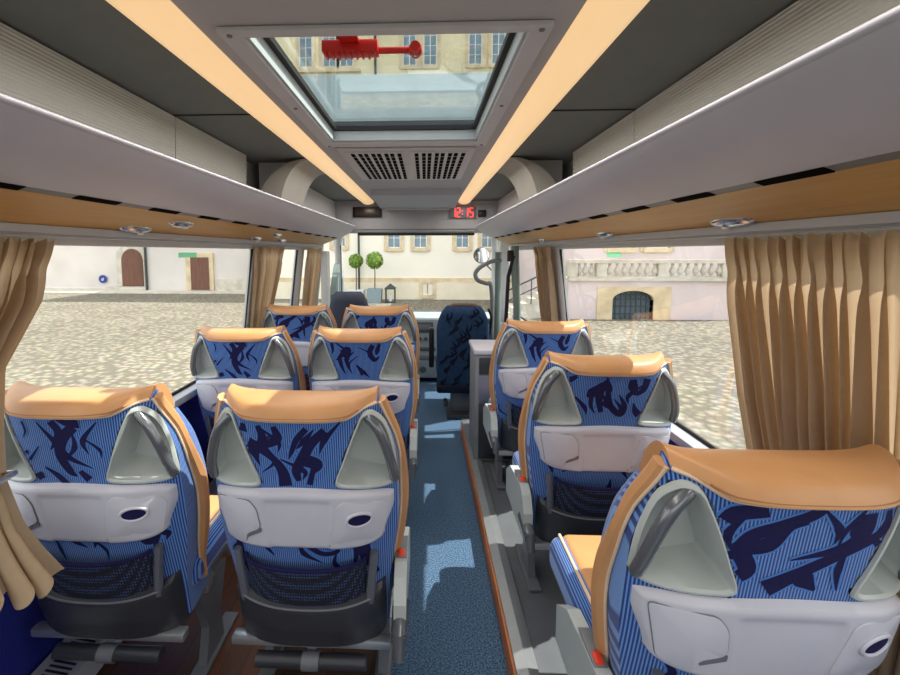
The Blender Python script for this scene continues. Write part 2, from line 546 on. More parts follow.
# rear wall; unseen window added and sized to light the seat backs
w = MB()
w.bb(-1.05, 1.05, YB - .04, YB, -.05, .75)
w.bb(-1.05, 1.05, YB - .04, YB, 1.42, 2.06)
w.bb(-1.05, -.85, YB - .04, YB, .75, 1.42).bb(.85, 1.05, YB - .04, YB, .75, 1.42)
struct(w.build('wall_back', M['wall_white'], smooth=False))
struct(MB().add([(-.85, YB - .02, .75), (.85, YB - .02, .75), (.85, YB - .02, 1.42), (-.85, YB - .02, 1.42)], [(0, 1, 2, 3)]).build('window_6', M['glass'], smooth=False))

# ceiling with the hatch hole
HX, HY0, HY1 = .345, 1.105, 2.14
ZC = 1.98
c = MB()
c.bb(-.44, .44, YB, HY0, ZC, ZC + .03).bb(-.44, .44, HY1, 4.75, ZC, ZC + .03)
c.bb(-.44, -HX, HY0, HY1, ZC, ZC + .03).bb(HX, .44, HY0, HY1, ZC, ZC + .03)
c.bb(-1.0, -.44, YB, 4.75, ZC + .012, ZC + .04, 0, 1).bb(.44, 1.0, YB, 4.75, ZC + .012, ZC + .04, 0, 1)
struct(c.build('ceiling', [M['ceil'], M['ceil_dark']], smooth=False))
for s in (-1, 1):                                   # joint lines across the rack roof
    struct(MB().bb(s * .575, s * .905, 1.758, 1.764, ZC + .007, ZC + .0125).build('trim_4' if s < 0 else 'trim_5', M['dark_plastic'], smooth=False))

# ------------------------------------------------------------------ roof hatch
h = empty('roof_hatch', (0, 0, ZC), 'glazed roof hatch with grey frame in the middle of the ceiling', 'hatch')
f = MB()
def ring(mb, ox, oy0, oy1, ix, iy0, iy1, z0, z1, mat=0):
    o = [(-ox, oy0), (ox, oy0), (ox, oy1), (-ox, oy1)]
    i = [(-ix, iy0), (ix, iy0), (ix, iy1), (-ix, iy1)]
    vs = [(x, y, z0) for x, y in o] + [(x, y, z0) for x, y in i] + [(x, y, z1) for x, y in o] + [(x, y, z1) for x, y in i]
    fs = []
    for k in range(4):
        j = (k + 1) % 4
        fs += [(k, j, 4 + j, 4 + k), (8 + k, 12 + k, 12 + j, 8 + j), (k, 8 + k, 8 + j, j), (4 + k, 4 + j, 12 + j, 12 + k)]
    mb.add(vs, fs, mat)
ring(f, .395, 1.065, 2.215, .343, 1.10, 2.14, -.014, -.0015)
fo = f.build('frame', M['hatch_grey'], h, smooth=False, fix=True)
bv = fo.modifiers.new('b', 'BEVEL'); bv.width = .004; bv.segments = 2
f = MB(); ring(f, .346, 1.103, 2.143, .335, 1.115, 2.125, -.004, .040)
f.build('neck', M['hatch_pale'], h, smooth=False, fix=True)
f = MB(); ring(f, .3465, 1.1, 2.145, .318, 1.13, 2.112, .041, .060)
f.build('gasket', M['rubber'], h, smooth=False, fix=True)
gl = MB(); gl.bb(-.36, .36, 1.09, 2.16, .062, .068)
gl.build('glass_pane', M['hatch_glass'], h, smooth=False)
for x, y in [(-.37, 1.085), (.37, 1.085), (-.368, 1.62), (.368, 1.62), (-.37, 2.19), (.37, 2.19)]:
    MB().lathe([(.0, -.018), (.006, -.0175), (.007, -.0145), (.007, -.0135)], (x, y, 0), 12).build('screw', M['mid_plastic'], h)
# outer lid rim, dark
f = MB(); ring(f, .385, 1.07, 2.185, .362, 1.088, 2.162, .04, .095)
f.build('outer_rim', M['dark_plastic'], h, smooth=False, fix=True)

# red emergency handle at the rear edge of the hatch
e = empty('emergency_hammer', (-.045, 1.187, ZC - .004), 'red ribbed emergency hammer in its holder at the edge of the roof hatch', 'hammer')
hb = MB()
hb.box((-.05, 0, 0), (.145, .045, .03), .004)
for k in range(9):
    hb.box((-.113 + k * .0157, -.001, -.0165), (.006, .044, .006), .0015)
hb.box((-.05, -.045, .012), (.05, .05, .014), .003)
hb.build('holder', M['red'], e)
hb = MB(); hb.box((.06, .004, -.004), (.085, .013, .016), .005); hb.build('handle', M['red'], e)
hb = MB(); hb.cyl((.118, -.02, -.004), (.118, .026, -.004), .013, 16); hb.box((.118, .004, -.004), (.034, .022, .024), .005)
hd = hb.build('head', M['red'], e)
MB().lathe([(0.0, -.018), (.006, -.0175), (.006, -.0160), (.0055, -.0155)], (.118, .004, -.001), 12).build('tip', M['steel'], hd)

# ------------------------------------------------------------------ lamps along the ceiling
def strip(s, label):
    o = empty('strip_lamp', (s * .5065, 0, ZC), label, 'lamp', 'strip lamps along the ceiling')
    n = 12
    prof = [(-.0665 + .133 * k / n, -.030 * math.sin(PI * k / n) ** .7) for k in range(n + 1)]
    prof = [(-.0665, .008)] + prof + [(.0665, .008)]
    d = MB(); d.prism(prof, YB + .02, 4.70, 'y')
    d.build('diffuser', M['strip'], o, fix=True)
    for y in (YB + .012, 4.708):
        MB().bb(-.068, .068, y - .008, y + .008, -.034, .008, .004).build('end_cap', M['silver_trim'], o)
    return o
strip(-1, 'warm glowing strip lamp along the ceiling on the side of the paired seats')
strip(1, 'warm glowing strip lamp along the ceiling on the side of the single seats')

# ------------------------------------------------------------------ luggage racks
def rack(s, label):
    o = empty('luggage_rack', (0, 0, 1.70), label, 'luggage rack', 'luggage racks above the windows')
    Y0, Y1 = YB + .02, 4.42
    z = 1.70
    def P(pts):
        return [(s * x, zz - z) for x, zz in pts]
    # curved fascia
    out = catmull([(.603, 1.700, 0), (.618, 1.679, 0), (.655, 1.642, 0), (.705, 1.615, 0), (.765, 1.592, 0)], 5)
    inn = [(p.x + .012, p.y + .014) for p in out]
    poly = [(p.x, p.y) for p in out] + inn[::-1]
    MB().prism(P(poly), Y0, Y1, 'y').build('fascia', M['fascia'], o, fix=True)
    MB().tube([(s * .607, Y0, .005), (s * .607, Y1, .005)], .008, 10).build('lip', M['fascia'], o)
    band = MB(); band.prism(P([(.766, 1.592), (.786, 1.585), (.79, 1.60), (.775, 1.607)]), Y0, Y1, 'y')
    band.build('slot_band', M['mid_plastic'], o, smooth=False, fix=True)
    for k in range(16):
        y = -.44 + .305 * k
        MB().prism(P([(.7640, 1.5905), (.7850, 1.5830), (.7870, 1.5885), (.7660, 1.594)]), y, y + .155, 'y').build('vent_slot', M['void'], o, smooth=False, fix=True)
    wd = MB(); wd.prism(P([(.786, 1.584), (.942, 1.520), (.947, 1.532), (.79, 1.60)]), Y0, Y1, 'y')
    wd.build('underside_panel', M['rack_wood'], o, smooth=False, fix=True)
    # curtain rail
    rl = MB(); rl.prism(P([(.930, 1.522), (.925, 1.502), (.94, 1.500), (.943, 1.497), (.940, 1.493), (.956, 1.492), (.959, 1.53)]), Y0, Y1, 'y')
    rl.build('curtain_rail', M['silver_trim'], o, smooth=False, fix=True)
    # tray floor and ribbed back
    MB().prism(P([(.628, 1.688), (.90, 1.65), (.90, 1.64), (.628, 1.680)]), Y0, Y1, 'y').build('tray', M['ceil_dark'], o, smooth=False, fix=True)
    for y0, y1 in [(Y0, .76), (.766, 1.758), (1.764, 2.46)]:
        MB().prism(P([(.905, 1.65), (.893, 1.985), (.905, 1.985), (.918, 1.65)]), y0, y1, 'y').build('ribbed_panel', M['ribbed'], o, smooth=False, fix=True)
    # reading lights on the wooden underside
    for y, both in ((.25, 1), (1.22 if s > 0 else 1.52, s < 0), (2.05 if s > 0 else 2.62, s < 0), (3.1, 0)):
        for k in range(2 if both else 1):
            xx = .915 - .07 * k
            zz = 1.584 + (xx - .786) * (-.064 / .156)
            yy = y + k * .17
            e_ = MB()
            def el(a, b, xx=xx, zz=zz, yy=yy):
                ph, t = 2 * PI * a, b
                rr = math.sin(t * PI / 2)
                return (s * (xx + .02 * rr * math.cos(ph)) , yy + .085 * rr * math.sin(ph), zz - z - .014 * math.cos(t * PI / 2) - .4 * .02 * rr * math.cos(ph))
            e_.grid(el, 24, 6)
            rlo = e_.build('reading_light', M['steel'], o)
            MB().lathe([(0, -.006), (.010, -.005), (.011, 0)], (s * xx, yy + .02, zz - z - .0135), 16).build('lens', M['sign_white'], rlo)
    return o
rack(-1, 'long overhead luggage rack above the paired seats, white fascia and wooden underside')
rack(1, 'long overhead luggage rack above the single seats, white fascia and wooden underside')

# roof bow: quarter arches in front of the ribbed panels
M['bow'] = plain('roof_bow_grey', srgb(158, 156, 150), .7, noise=.02)
def bow(s, name):
    b_ = MB()
    cx, cz = .575, 1.66
    outer, inner = [], []
    for k in range(17):
        a = PI / 2 * k / 16
        outer.append((cx + .315 * math.cos(a) * 1.0, cz + .325 * math.sin(a)))
        inner.append((cx + .17 * math.cos(a), cz + .318 * math.sin(a)))
    def P(p): return (s * p[0], p[1])
    b_.prism([P(p) for p in outer + inner[::-1]], 2.56, 3.02, 'y')
    b_.prism([P(p) for p in outer + [(cx, 1.985), (.90, 1.985), (.90, 1.66)]], 2.66, 3.02, 'y', 1)
    o = b_.build(name, [M['bow'], M['ceil']], fix=True)
    return struct(o)
bow(-1, 'trim_6'); bow(1, 'trim_7')
for s, nm in ((-1, 'wall_rack_left'), (1, 'wall_rack_right')):     # lining of the cab roof sides
    struct(MB().bb(s * .86, s * .90, 3.02, 4.74, 1.66, 1.985, 0).build(nm, M['ceil'], smooth=False))

# ------------------------------------------------------------------ ceiling air vents
v = empty('air_vent', (0, 2.76, ZC), 'grey ceiling air vent panel with two slotted grilles in front of the hatch', 'vent')
MB().bb(-.355, .355, -.49, .47, -.012, -.001, .004).build('panel', M['hatch_grey'], v)
for x0 in (-.318, .018):
    g = MB()
    g.bb(x0, x0 + .30, -.44, .40, -.017, -.0125, .002)
    for cidx in range(8):
        xx = x0 + .025 + cidx * .0345 + (.004 if cidx % 2 else 0)
        for r_ in range(9):
            g.bb(xx, xx + .020, -.41 + r_ * .09, -.41 + r_ * .09 + .070, -.0195, -.0171, 0, 1)
    g.build('grille', [M['hatch_grey'], M['void']], v, smooth=False)

# monitor housing folded up under the ceiling
mo = empty('monitor_housing', (0.02, 4.2, ZC), 'grey folded monitor housing under the ceiling above the windscreen', 'monitor')
MB().prism([(-.45, -.002), (.46, -.002), (.46, -.075), (.36, -.080), (-.38, -.045)], -.385, .385, 'x').build('shell', M['ceil'], mo, smooth=False, fix=True)
MB().bb(-.34, .34, .37, .45, -.092, -.081, .004).build('edge_strip', M['wall_white'], mo)

# header above the windscreen
hd = MB()
hd.prism([(4.752, 2.04), (4.752, 1.90), (4.765, 1.70), (4.80, 1.66), (5.0, 1.66), (5.0, 2.04)], -.98, .98, 'x')
struct(hd.build('wall_front', M['ceil'], smooth=False, fix=True))
sv = MB(); sv.bb(-.62, .62, 4.70, 4.79, 1.628, 1.655, .006)
struct(sv.build('trim_8', M['rubber']))
sv = MB(); sv.bb(-.62, .62, 4.685, 4.75, 1.668, 1.676, .003)
struct(sv.build('trim_9', M['wall_white']))
# clock
d = empty('digital_clock', (.50, 4.738, 1.868), 'digital clock with red digits on the panel above the windscreen', 'clock')
MB().bb(-.15, .135, -.004, .008, -.06, .06, .004).build('bezel', M['mid_plastic'], d)
SEG = {'0': 'abcdef', '1': 'bc', '2': 'abged', '3': 'abgcd', '4': 'fgbc', '5': 'afgcd', '6': 'afgedc', '7': 'abc', '8': 'abcdefg', '9': 'abcfgd'}
def seg(mb, x, ch, w=.032, hh=.046):
    t = .009
    for q in SEG[ch]:
        if q in 'agd':
            zz = {'a': hh, 'g': 0, 'd': -hh}[q]
            mb.bb(x - w / 2, x + w / 2, -.009, -.005, zz - t / 2, zz + t / 2)
        else:
            xx = x + (w / 2 if q in 'bc' else -w / 2)
            zz = hh / 2 if q in 'bf' else -hh / 2
            mb.bb(xx - t / 2, xx + t / 2, -.009, -.005, zz - hh / 2, zz + hh / 2)
dg = MB()
for x, ch in ((-.098, '1'), (-.048, '2'), (.032, '1'), (.088, '5')):
    seg(dg, x, ch)
dg.bb(-.012, -.004, -.009, -.005, .012, .022).bb(-.012, -.004, -.009, -.005, -.022, -.012)
dg.build('digits', M['led'], d, smooth=False)
b_ = empty('header_switch', (.70, 4.738, 1.858), 'small square black switch beside the digital clock', 'switch')
MB().bb(-.042, .042, -.006, .008, -.036, .036, .004).build('plate', M['black_plastic'], b_)
MB().bb(-.026, .026, -.011, -.0065, -.014, .014, .003).build('rocker', M['dark_plastic'], b_)
b_ = empty('dark_display', (-.52, 4.738, 1.876), 'dark brown unlit display panel above the windscreen', 'display')
MB().bb(-.155, .155, -.006, .008, -.055, .055, .004).build('bezel', M['black_plastic'], b_)
MB().bb(-.13, .13, -.009, -.0065, -.035, .035, .002).build('screen', plain('brown_screen', srgb(62, 48, 36), .3), b_)

# windscreen, A pillars, cab sides
struct(MB().add([(-.93, 5.55, .70), (.93, 5.55, .70), (.80, 4.98, 1.67), (-.80, 4.98, 1.67)], [(0, 1, 2, 3)]).build('window_7', M['glass'], smooth=False))
for s, nm in ((-1, 'trim_10'), (1, 'trim_11')):
    p = MB()
    p.tube([(s * .98, 5.62, .62), (s * .965, 5.5, .80), (s * .90, 5.05, 1.50), (s * .86, 4.9, 1.72)], [.05, .045, .045, .05], 10)
    p.bb(s * .965, s * 1.02, 4.752, 5.55, -.05, .72)
    struct(p.build(nm, M['wall_white']))
struct(MB().bb(-1.02, 1.02, 5.56, 5.62, -.05, .70).build('wall_firewall', M['dash_dark'], smooth=False))

# ------------------------------------------------------------------ passenger seat
ZTOP = 1.015
RT = .068
DN = Vector((0, math.sin(TAU), -math.cos(TAU)))
NR = Vector((0, -math.cos(TAU), -math.sin(TAU)))
BASE = Vector((0, RT * math.cos(TAU), ZTOP))
TOP0 = .030
def half_w(s):
    if s < .22:
        return .186 + .060 * sm(-.04, .22, s)
    return .246 - .030 * sm(.36, .66, s)
def rear(u, s):
    w = half_w(s)
    a = min(1.0, abs(u) / w)
    r = (RT - .012 * sm(.3, .6, s)) * (1 - a ** 3.2)
    if s < TOP0 + .032:
        r -= .032 - math.sqrt(max(0, .032 ** 2 - (TOP0 + .032 - max(s, TOP0)) ** 2))
    return r
def surf(u, s, off=0.0):
    return Vector((u, 0, 0)) + BASE + DN * s + NR * (rear(u, s) + off)
# handle triangle, positive-u side, polygon in (u, s)
TRI = [(p.x, p.y) for p in catmull([(.158, .066, 0), (.136, .120, 0), (.114, .180, 0), (.098, .224, 0), (.104, .240, 0), (.140, .248, 0), (.212, .262, 0), (.236, .262, 0)], 4)] + \
      [(p.x, p.y) for p in catmull([(.244, .246, 0), (.237, .17, 0), (.217, .100, 0), (.192, .064, 0), (.176, .056, 0), (.164, .058, 0)], 4)]
def in_poly(x, y, poly):
    c = False
    n = len(poly)
    for i in range(n):
        x0, y0 = poly[i]; x1, y1 = poly[(i + 1) % n]
        if (y0 > y) != (y1 > y) and x < (x1 - x0) * (y - y0) / (y1 - y0) + x0:
            c = not c
    return c
NOTCH = -.026
_cu = sum(p[0] for p in TRI) / len(TRI); _cs = sum(p[1] for p in TRI) / len(TRI)
TRIB = [(_cu + (u - _cu) * 1.06, _cs + (q - _cs) * 1.06) for u, q in TRI]

def stroke_mesh(mb, pts, ws, side=1):
    """tapering printed mark: outline ribbon and dark ribbon laid in the cloth"""
    P = catmull([(p[0], p[1], 0) for p in pts], 6)
    n = len(P)
    def width(i):
        t = i / (n - 1) * (len(ws) - 1)
        k = min(int(t), len(ws) - 2)
        return lerp(ws[k], ws[k + 1], t - k)
    for extra, off, mat in ((.0042, .0011, 1), (0, .0017, 2)):
        rows = []
        for i in range(n):
            a, b2 = P[max(0, i - 1)], P[min(n - 1, i + 1)]
            t = (b2 - a)
            t = t.normalized() if t.length > 1e-9 else Vector((0, 1, 0))
            nn = Vector((-t.y, t.x, 0))
            hw = width(i) * .58 + extra
            rows.append((P[i] - nn * hw, P[i] + nn * hw))
        vs, fs = [], []
        K = 3
        for l, r in rows:
            for k in range(K + 1):
                q = l.lerp(r, k / K)
                u = max(-half_w(max(q.y, 0)) + .004, min(half_w(max(q.y, 0)) - .004, q.x))
                vs.append(surf(u, max(.0, q.y), off))
        for i in range(n - 1):
            ok = True
            for l, r in (rows[i], rows[i + 1]):
                mid = (l + r) / 2
                if any(in_poly(abs(q.x), q.y, TRIB) for q in (l, mid, r)):
                    ok = False
            if ok:
                for k in range(K):
                    a = i * (K + 1) + k
                    fs.append((a, a + 1, a + K + 2, a + K + 1))
        mb.add(vs, fs, mat)

VAR = [
    # fork and double sickle
    [([(-.13, .075), (-.128, .115), (-.09, .135), (-.055, .165), (-.035, .20), (-.03, .24)], [.012, .026, .022, .016, .024, .03]),
     ([(-.09, .075), (-.08, .105), (-.09, .135)], [.012, .02, .018]),
     ([(-.05, .075), (-.042, .105), (-.06, .12), (-.085, .13)], [.012, .022, .02, .012]),
     ([(-.10, .135), (-.10, .16), (-.092, .185)], [.022, .014, .002]),
     ([(.03, .08), (.005, .11), (-.01, .145), (-.018, .165)], [.014, .014, .01, .001]),
     ([(.075, .085), (.04, .12), (.02, .155), (0, .195), (.004, .225)], [.018, .022, .024, .022, .012]),
     ([(.02, .165), (.05, .178), (.04, .20), (.03, .235)], [.03, .03, .012, .014]),
     ([(-.14, .40), (-.11, .385), (-.10, .43), (-.08, .46)], [.004, .016, .014, .004]),
     ([(-.02, .385), (.01, .42), (.05, .45), (.09, .44), (.08, .40)], [.02, .016, .014, .012, .002]),
     ([(.12, .39), (.14, .43), (.13, .50)], [.03, .02, .004]),
     ([(.17, .38), (.16, .46), (.19, .54)], [.01, .028, .01]),
     ([(-.17, .36), (-.18, .45), (-.16, .55)], [.01, .02, .004])],
    # crescent and thorn
    [([(-.02, .07), (-.005, .10), (-.02, .13), (-.035, .15)], [.018, .02, .012, .002]),
     ([(.035, .085), (-.0, .12), (-.012, .165), (.004, .21), (.02, .225)], [.022, .026, .024, .018, .004]),
     ([(.05, .075), (.02, .075), (-.01, .06)], [.024, .016, .006]),
     ([(-.10, .155), (-.115, .185), (-.13, .215), (-.17, .23)], [.004, .034, .028, .012]),
     ([(-.115, .18), (-.09, .21), (-.075, .235)], [.012, .02, .018]),
     ([(-.06, .20), (-.03, .225), (-.01, .25)], [.004, .014, .016]),
     ([(.03, .21), (.05, .235)], [.012, .02]),
     ([(-.10, .075), (-.095, .10), (-.105, .12)], [.006, .006, .001]),
     ([(-.10, .385), (-.06, .405), (-.03, .39), (-.01, .42)], [.012, .02, .02, .004]),
     ([(-.05, .40), (-.03, .43), (.0, .45)], [.02, .016, .003]),
     ([(.05, .385), (.03, .42), (.02, .45)], [.018, .016, .003]),
     ([(.11, .43), (.14, .40), (.16, .44), (.18, .43)], [.006, .03, .024, .004]),
     ([(.17, .30), (.185, .38), (.17, .47)], [.006, .03, .006])],
    # flowing blades
    [([(-.145, .155), (-.105, .155), (-.085, .12), (-.045, .098), (.0, .075), (.012, .055)], [.014, .03, .02, .018, .018, .02]),
     ([(-.07, .072), (-.115, .085), (-.135, .12), (-.14, .155)], [.02, .024, .016, .018]),
     ([(-.10, .15), (-.06, .135), (-.035, .10), (-.005, .092)], [.02, .026, .018, .003]),
     ([(-.10, .155), (-.085, .19), (-.11, .215), (-.13, .222)], [.026, .024, .016, .003]),
     ([(-.105, .16), (-.135, .175), (-.135, .205)], [.014, .014, .006]),
     ([(.09, .075), (.088, .11), (.055, .14), (-.02, .165)], [.026, .024, .016, .002]),
     ([(.13, .075), (.125, .11), (.06, .15), (.0, .19), (-.05, .225)], [.012, .016, .016, .02, .03]),
     ([(-.005, .19), (.01, .205), (.03, .225)], [.03, .03, .004]),
     ([(-.165, .23), (-.12, .24), (-.10, .25)], [.01, .016, .004]),
     ([(-.19, .28), (-.165, .31), (-.19, .34), (-.165, .40)], [.008, .02, .026, .008]),
     ([(-.205, .33), (-.185, .37), (-.15, .38)], [.006, .02, .004]),
     ([(-.12, .39), (-.06, .41), (-.02, .46)], [.012, .022, .006]),
     ([(.03, .39), (.08, .40), (.10, .46)], [.012, .026, .006])],
    # swallow
    [([(-.02, .07), (-.035, .10), (-.07, .125), (-.085, .14)], [.004, .03, .03, .006]),
     ([(-.045, .11), (-.045, .15), (-.035, .195)], [.03, .02, .014]),
     ([(-.07, .13), (-.07, .17), (-.055, .20)], [.014, .012, .003]),
     ([(-.02, .09), (-.015, .14), (.0, .18), (.03, .20), (.04, .17), (.02, .13)], [.01, .018, .018, .02, .018, .003]),
     ([(.06, .075), (.062, .10), (.075, .13)], [.02, .03, .012]),
     ([(.11, .075), (.10, .11), (.075, .13)], [.024, .02, .012]),
     ([(.07, .16), (.08, .19), (.10, .21)], [.004, .02, .024]),
     ([(-.12, .07), (-.145, .085), (-.15, .055)], [.01, .02, .004]),
     ([(-.13, .385), (-.12, .42), (-.14, .44)], [.02, .014, .003]),
     ([(-.05, .43), (-.03, .40), (.0, .41), (.02, .385)], [.006, .024, .02, .01]),
     ([(.08, .385), (.09, .42)], [.03, .006]),
     ([(-.19, .26), (-.17, .31), (-.19, .38), (-.17, .45)], [.008, .024, .03, .006])],
    # short lashes (rear view of the middle rows)
    [([(-.10, .15), (-.06, .11), (-.045, .10), (-.05, .15)], [.004, .03, .03, .016]),
     ([(-.085, .14), (-.075, .18), (-.06, .215)], [.02, .014, .004]),
     ([(-.055, .14), (-.045, .18), (-.03, .21)], [.018, .012, .004]),
     ([(-.01, .17), (.01, .20), (.02, .22)], [.004, .012, .016]),
     ([(.07, .075), (.055, .11), (.075, .145), (.10, .13)], [.02, .022, .02, .004]),
     ([(.10, .07), (.09, .10), (.085, .12)], [.012, .02, .01]),
     ([(-.12, .07), (-.115, .10), (-.12, .125)], [.016, .012, .002]),
     ([(.12, .39), (.10, .43), (.13, .46), (.17, .44)], [.01, .024, .02, .006]),
     ([(.15, .47), (.17, .52), (.15, .57)], [.012, .022, .01]),
     ([(-.06, .39), (-.02, .42), (.0, .46)], [.02, .02, .004])],
]

def back_mesh(var):
    mb = MB()
    NC, NR_ = 60, 84
    S = [TOP0 + q for q in (0, .004, .01, .018, .025)] + [TOP0 + .032 + (.735 - TOP0 - .032) * k / NR_ for k in range(NR_ + 1)]
    loops, stripe = [], []
    for s in S:
        w = half_w(s)
        lp = []
        for i in range(NC + 1):
            u = -w + 2 * w * i / NC
            r = rear(u, s)
            if in_poly(abs(u) * (.9995), s, TRI):
                r = min(r, NOTCH)
            lp.append(Vector((u, 0, 0)) + BASE + DN * s + NR * r)
            stripe.append(u)
        fr = -.045 - .060 * sm(.05, .4, s)
        for u, r in ((w + .001, -.040), (w - .004, fr - .02), (w - .02, fr - .055 + .02 * sm(.3, 0, s)), (w - .06, fr - .015), (.06, fr), (-.06, fr), (-w + .06, fr - .015), (-w + .02, fr - .055 + .02 * sm(.3, 0, s)), (-w + .004, fr - .02), (-w - .001, -.040)):
            sf = max(s, TOP0 + .012 + .075 * min(1, -r / .08))
            lp.append(Vector((u, 0, 0)) + BASE + DN * sf + NR * r)
            stripe.append((.246 + abs(r)) if u > .07 else u)
        loops.append(lp)
    n = len(loops[0])
    vs = [p for lp in loops for p in lp]
    fs = []
    for j in range(len(loops) - 1):
        for i in range(n):
            i2 = (i + 1) % n
            fs.append((j * n + i, (j + 1) * n + i, (j + 1) * n + i2, j * n + i2))
    fs.append(tuple(range(n)))
    fs.append(tuple(((len(loops) - 1) * n + i) for i in range(n))[::-1])
    mb.add(vs, fs, 0)
    for pts, ws in VAR[var]:
        stroke_mesh(mb, pts, ws)
    return mb.mesh('backrest', [M['fabric'], M['fabric_solid'], M['fabric_navy']], stripe=stripe)
for vi, vv in enumerate(VAR):          # finer tendrils woven between the big marks
    rr_ = random.Random(40 + vi)
    for k in range(11):
        u0 = rr_.uniform(-.11, .11)
        s0 = rr_.uniform(.10, .21) if k < 6 else rr_.uniform(.38, .50)
        if k >= 9:
            u0, s0 = rr_.choice((-1, 1)) * rr_.uniform(.17, .2), rr_.uniform(.40, .60)
        a0 = rr_.uniform(.9, 2.2)
        L0 = rr_.uniform(.04, .075)
        bend = rr_.uniform(-.03, .03)
        du, ds_ = math.cos(a0) * L0, math.sin(a0) * L0
        vv.append(([(u0 - du, s0 - ds_ * .8), (u0 + bend, s0), (u0 + du * .8, s0 + ds_ * .6)], [.003, rr_.uniform(.007, .017), .002]))
BACKS = [back_mesh(i) for i in range(5)]

def cap_edge(u):
    a = abs(u)
    return lerp(.057, .040, sm(.12, .175, a))
def cap_meshes():
    mb = MB()
    NU = 44
    W = .194
    def fn(a, b):
        u = -W + 2 * W * a
        uu = max(-half_w(TOP0) + .001, min(half_w(TOP0) - .001, u))
        th = .016 * (1 - (abs(u) / W) ** 6) + .001
        if b < .5:                     # up the rear face
            t = b / .5
            s = lerp(cap_edge(u), TOP0, t)
            k = min(1, t / .18)
            off = th * math.sqrt(max(0, 1 - (1 - k) ** 2)) + .0015
            p = surf(uu, s, off) - DN * (.010 * t ** 2)
        elif b < .8:                   # over the top
            t = (b - .5) / .3
            r0 = rear(uu, TOP0) + th + .0015
            r = lerp(r0, -.085, t)
            p = Vector((uu, 0, 0)) + BASE + NR * r + DN * (TOP0 - .010 - .005 * math.sin(PI * t) + .040 * t * t)
        else:                          # down the front
            t = (b - .8) / .2
            p = Vector((uu, 0, 0)) + BASE + NR * (-.085 - .012 * math.sin(PI * t)) + DN * lerp(TOP0 + .030, .17, t)
        if abs(u) > half_w(TOP0):
            p.x = u
        return p
    mb.grid(fn, NU, 40, flip=False)
    for i in (0, NU):
        f = tuple(j * (NU + 1) + i for j in range(41))
        mb.f.append(f if i else f[::-1]); mb.m.append(0)
    cap = mb.mesh('headrest_cap', M['leather'])
    pm = MB()
    pts = []
    for i in range(41):
        u = -W + 2 * W * i / 40
        uu = max(-half_w(TOP0) + .001, min(half_w(TOP0) - .001, u))
        pts.append(surf(uu, cap_edge(u) + .002, .004))
    pm.tube(pts, .0042, 6)
    # stitched seam on the cap
    sp = MB()
    pts = []
    for i in range(31):
        u = -.155 + .31 * i / 30
        s = lerp(cap_edge(u), TOP0, .34)
        pts.append(surf(u, s, .0172))
    sp.tube(pts, .0022, 5)
    return cap, pm.mesh('cap_piping', M['leather_seam']), sp.mesh('cap_seam', M['leather_groove'])
CAP, CAP_PIPE, CAP_SEAM = cap_meshes()

def wing_mesh(side):
    mb = MB()
    pts, rr = [], []
    for k in range(27):
        s = TOP0 + .010 + .64 * k / 26
        w = half_w(s)
        r = -.012 - .024 * sm(.03, .16, s) - .041 * sm(.16, .36, s)
        pts.append(Vector((side * (w + .003), 0, 0)) + BASE + DN * s + NR * r)
        rr.append(.017 - .003 * sm(.08, .2, s) + .009 * sm(.14, .34, s) * (1 - sm(.5, .62, s)))
    mb.tube(pts, rr, 8)
    p2 = [p + NR * (r * .95) + Vector((side * .002, 0, 0)) for p, r in zip(pts, rr)]
    mb.tube(p2, .0034, 6, mat=1)
    return mb.mesh('side_bolster', [M['leather'], M['leather_seam']])
WINGS = {s: wing_mesh(s) for s in (-1, 1)}

def handle_mesh(side):
    mb = MB()
    n = len(TRI)
    cu = sum(p[0] for p in TRI) / n; cs = sum(p[1] for p in TRI) / n
    def X(u, s, r_abs=None, off=0):
        w = half_w(max(0, s))
        if r_abs is None:
            uu = min(u, w - .0005)
            r = rear(uu, s) + off
        else:
            r = r_abs
        return Vector((side * u, 0, 0)) + BASE + DN * s + NR * r
    def scaled(k):
        return [(cu + (u - cu) * k, cs + (s - cs) * k) for u, s in TRI]
    rings = [
        [X(u, s, None, .0005) for u, s in scaled(1.045)],
        [X(u, s, None, .006) for u, s in scaled(1.025)],
        [X(u, s, None, .0075) for u, s in scaled(.965)],
        [X(u, s, None, .003) for u, s in scaled(.915)],
    ]
    inn = scaled(.86)
    rings.append([X(u, s, min(rear(min(u, half_w(s) - .001), s) - .004, NOTCH + .03)) for u, s in inn])
    rings.append([X(u, s, NOTCH + .004) for u, s in scaled(.74)])
    vs = [p for r in rings for p in r]
    fs = []
    for j in range(len(rings) - 1):
        for i in range(n):
            i2 = (i + 1) % n
            f = (j * n + i, j * n + i2, (j + 1) * n + i2, (j + 1) * n + i)
            fs.append(f if side < 0 else f[::-1])
    f = tuple((len(rings) - 1) * n + i for i in range(n))
    fs.append(f)
    mb.add(vs, fs)
    dish = mb.mesh('side_handle', M['handle_plastic'], fix=True)
    g = MB()
    pts = catmull([X(.172, .068, .026), X(.202, .102, .034), X(.221, .152, .034), X(.234, .205, .030), X(.239, .253, .016)], 6)
    g.tube(pts, [.011] + [.0125] * (len(pts) - 2) + [.011], 10)
    return dish, g.mesh('grip_bar', M['chrome_grey'])
HANDLES = {s: handle_mesh(s) for s in (-1, 1)}

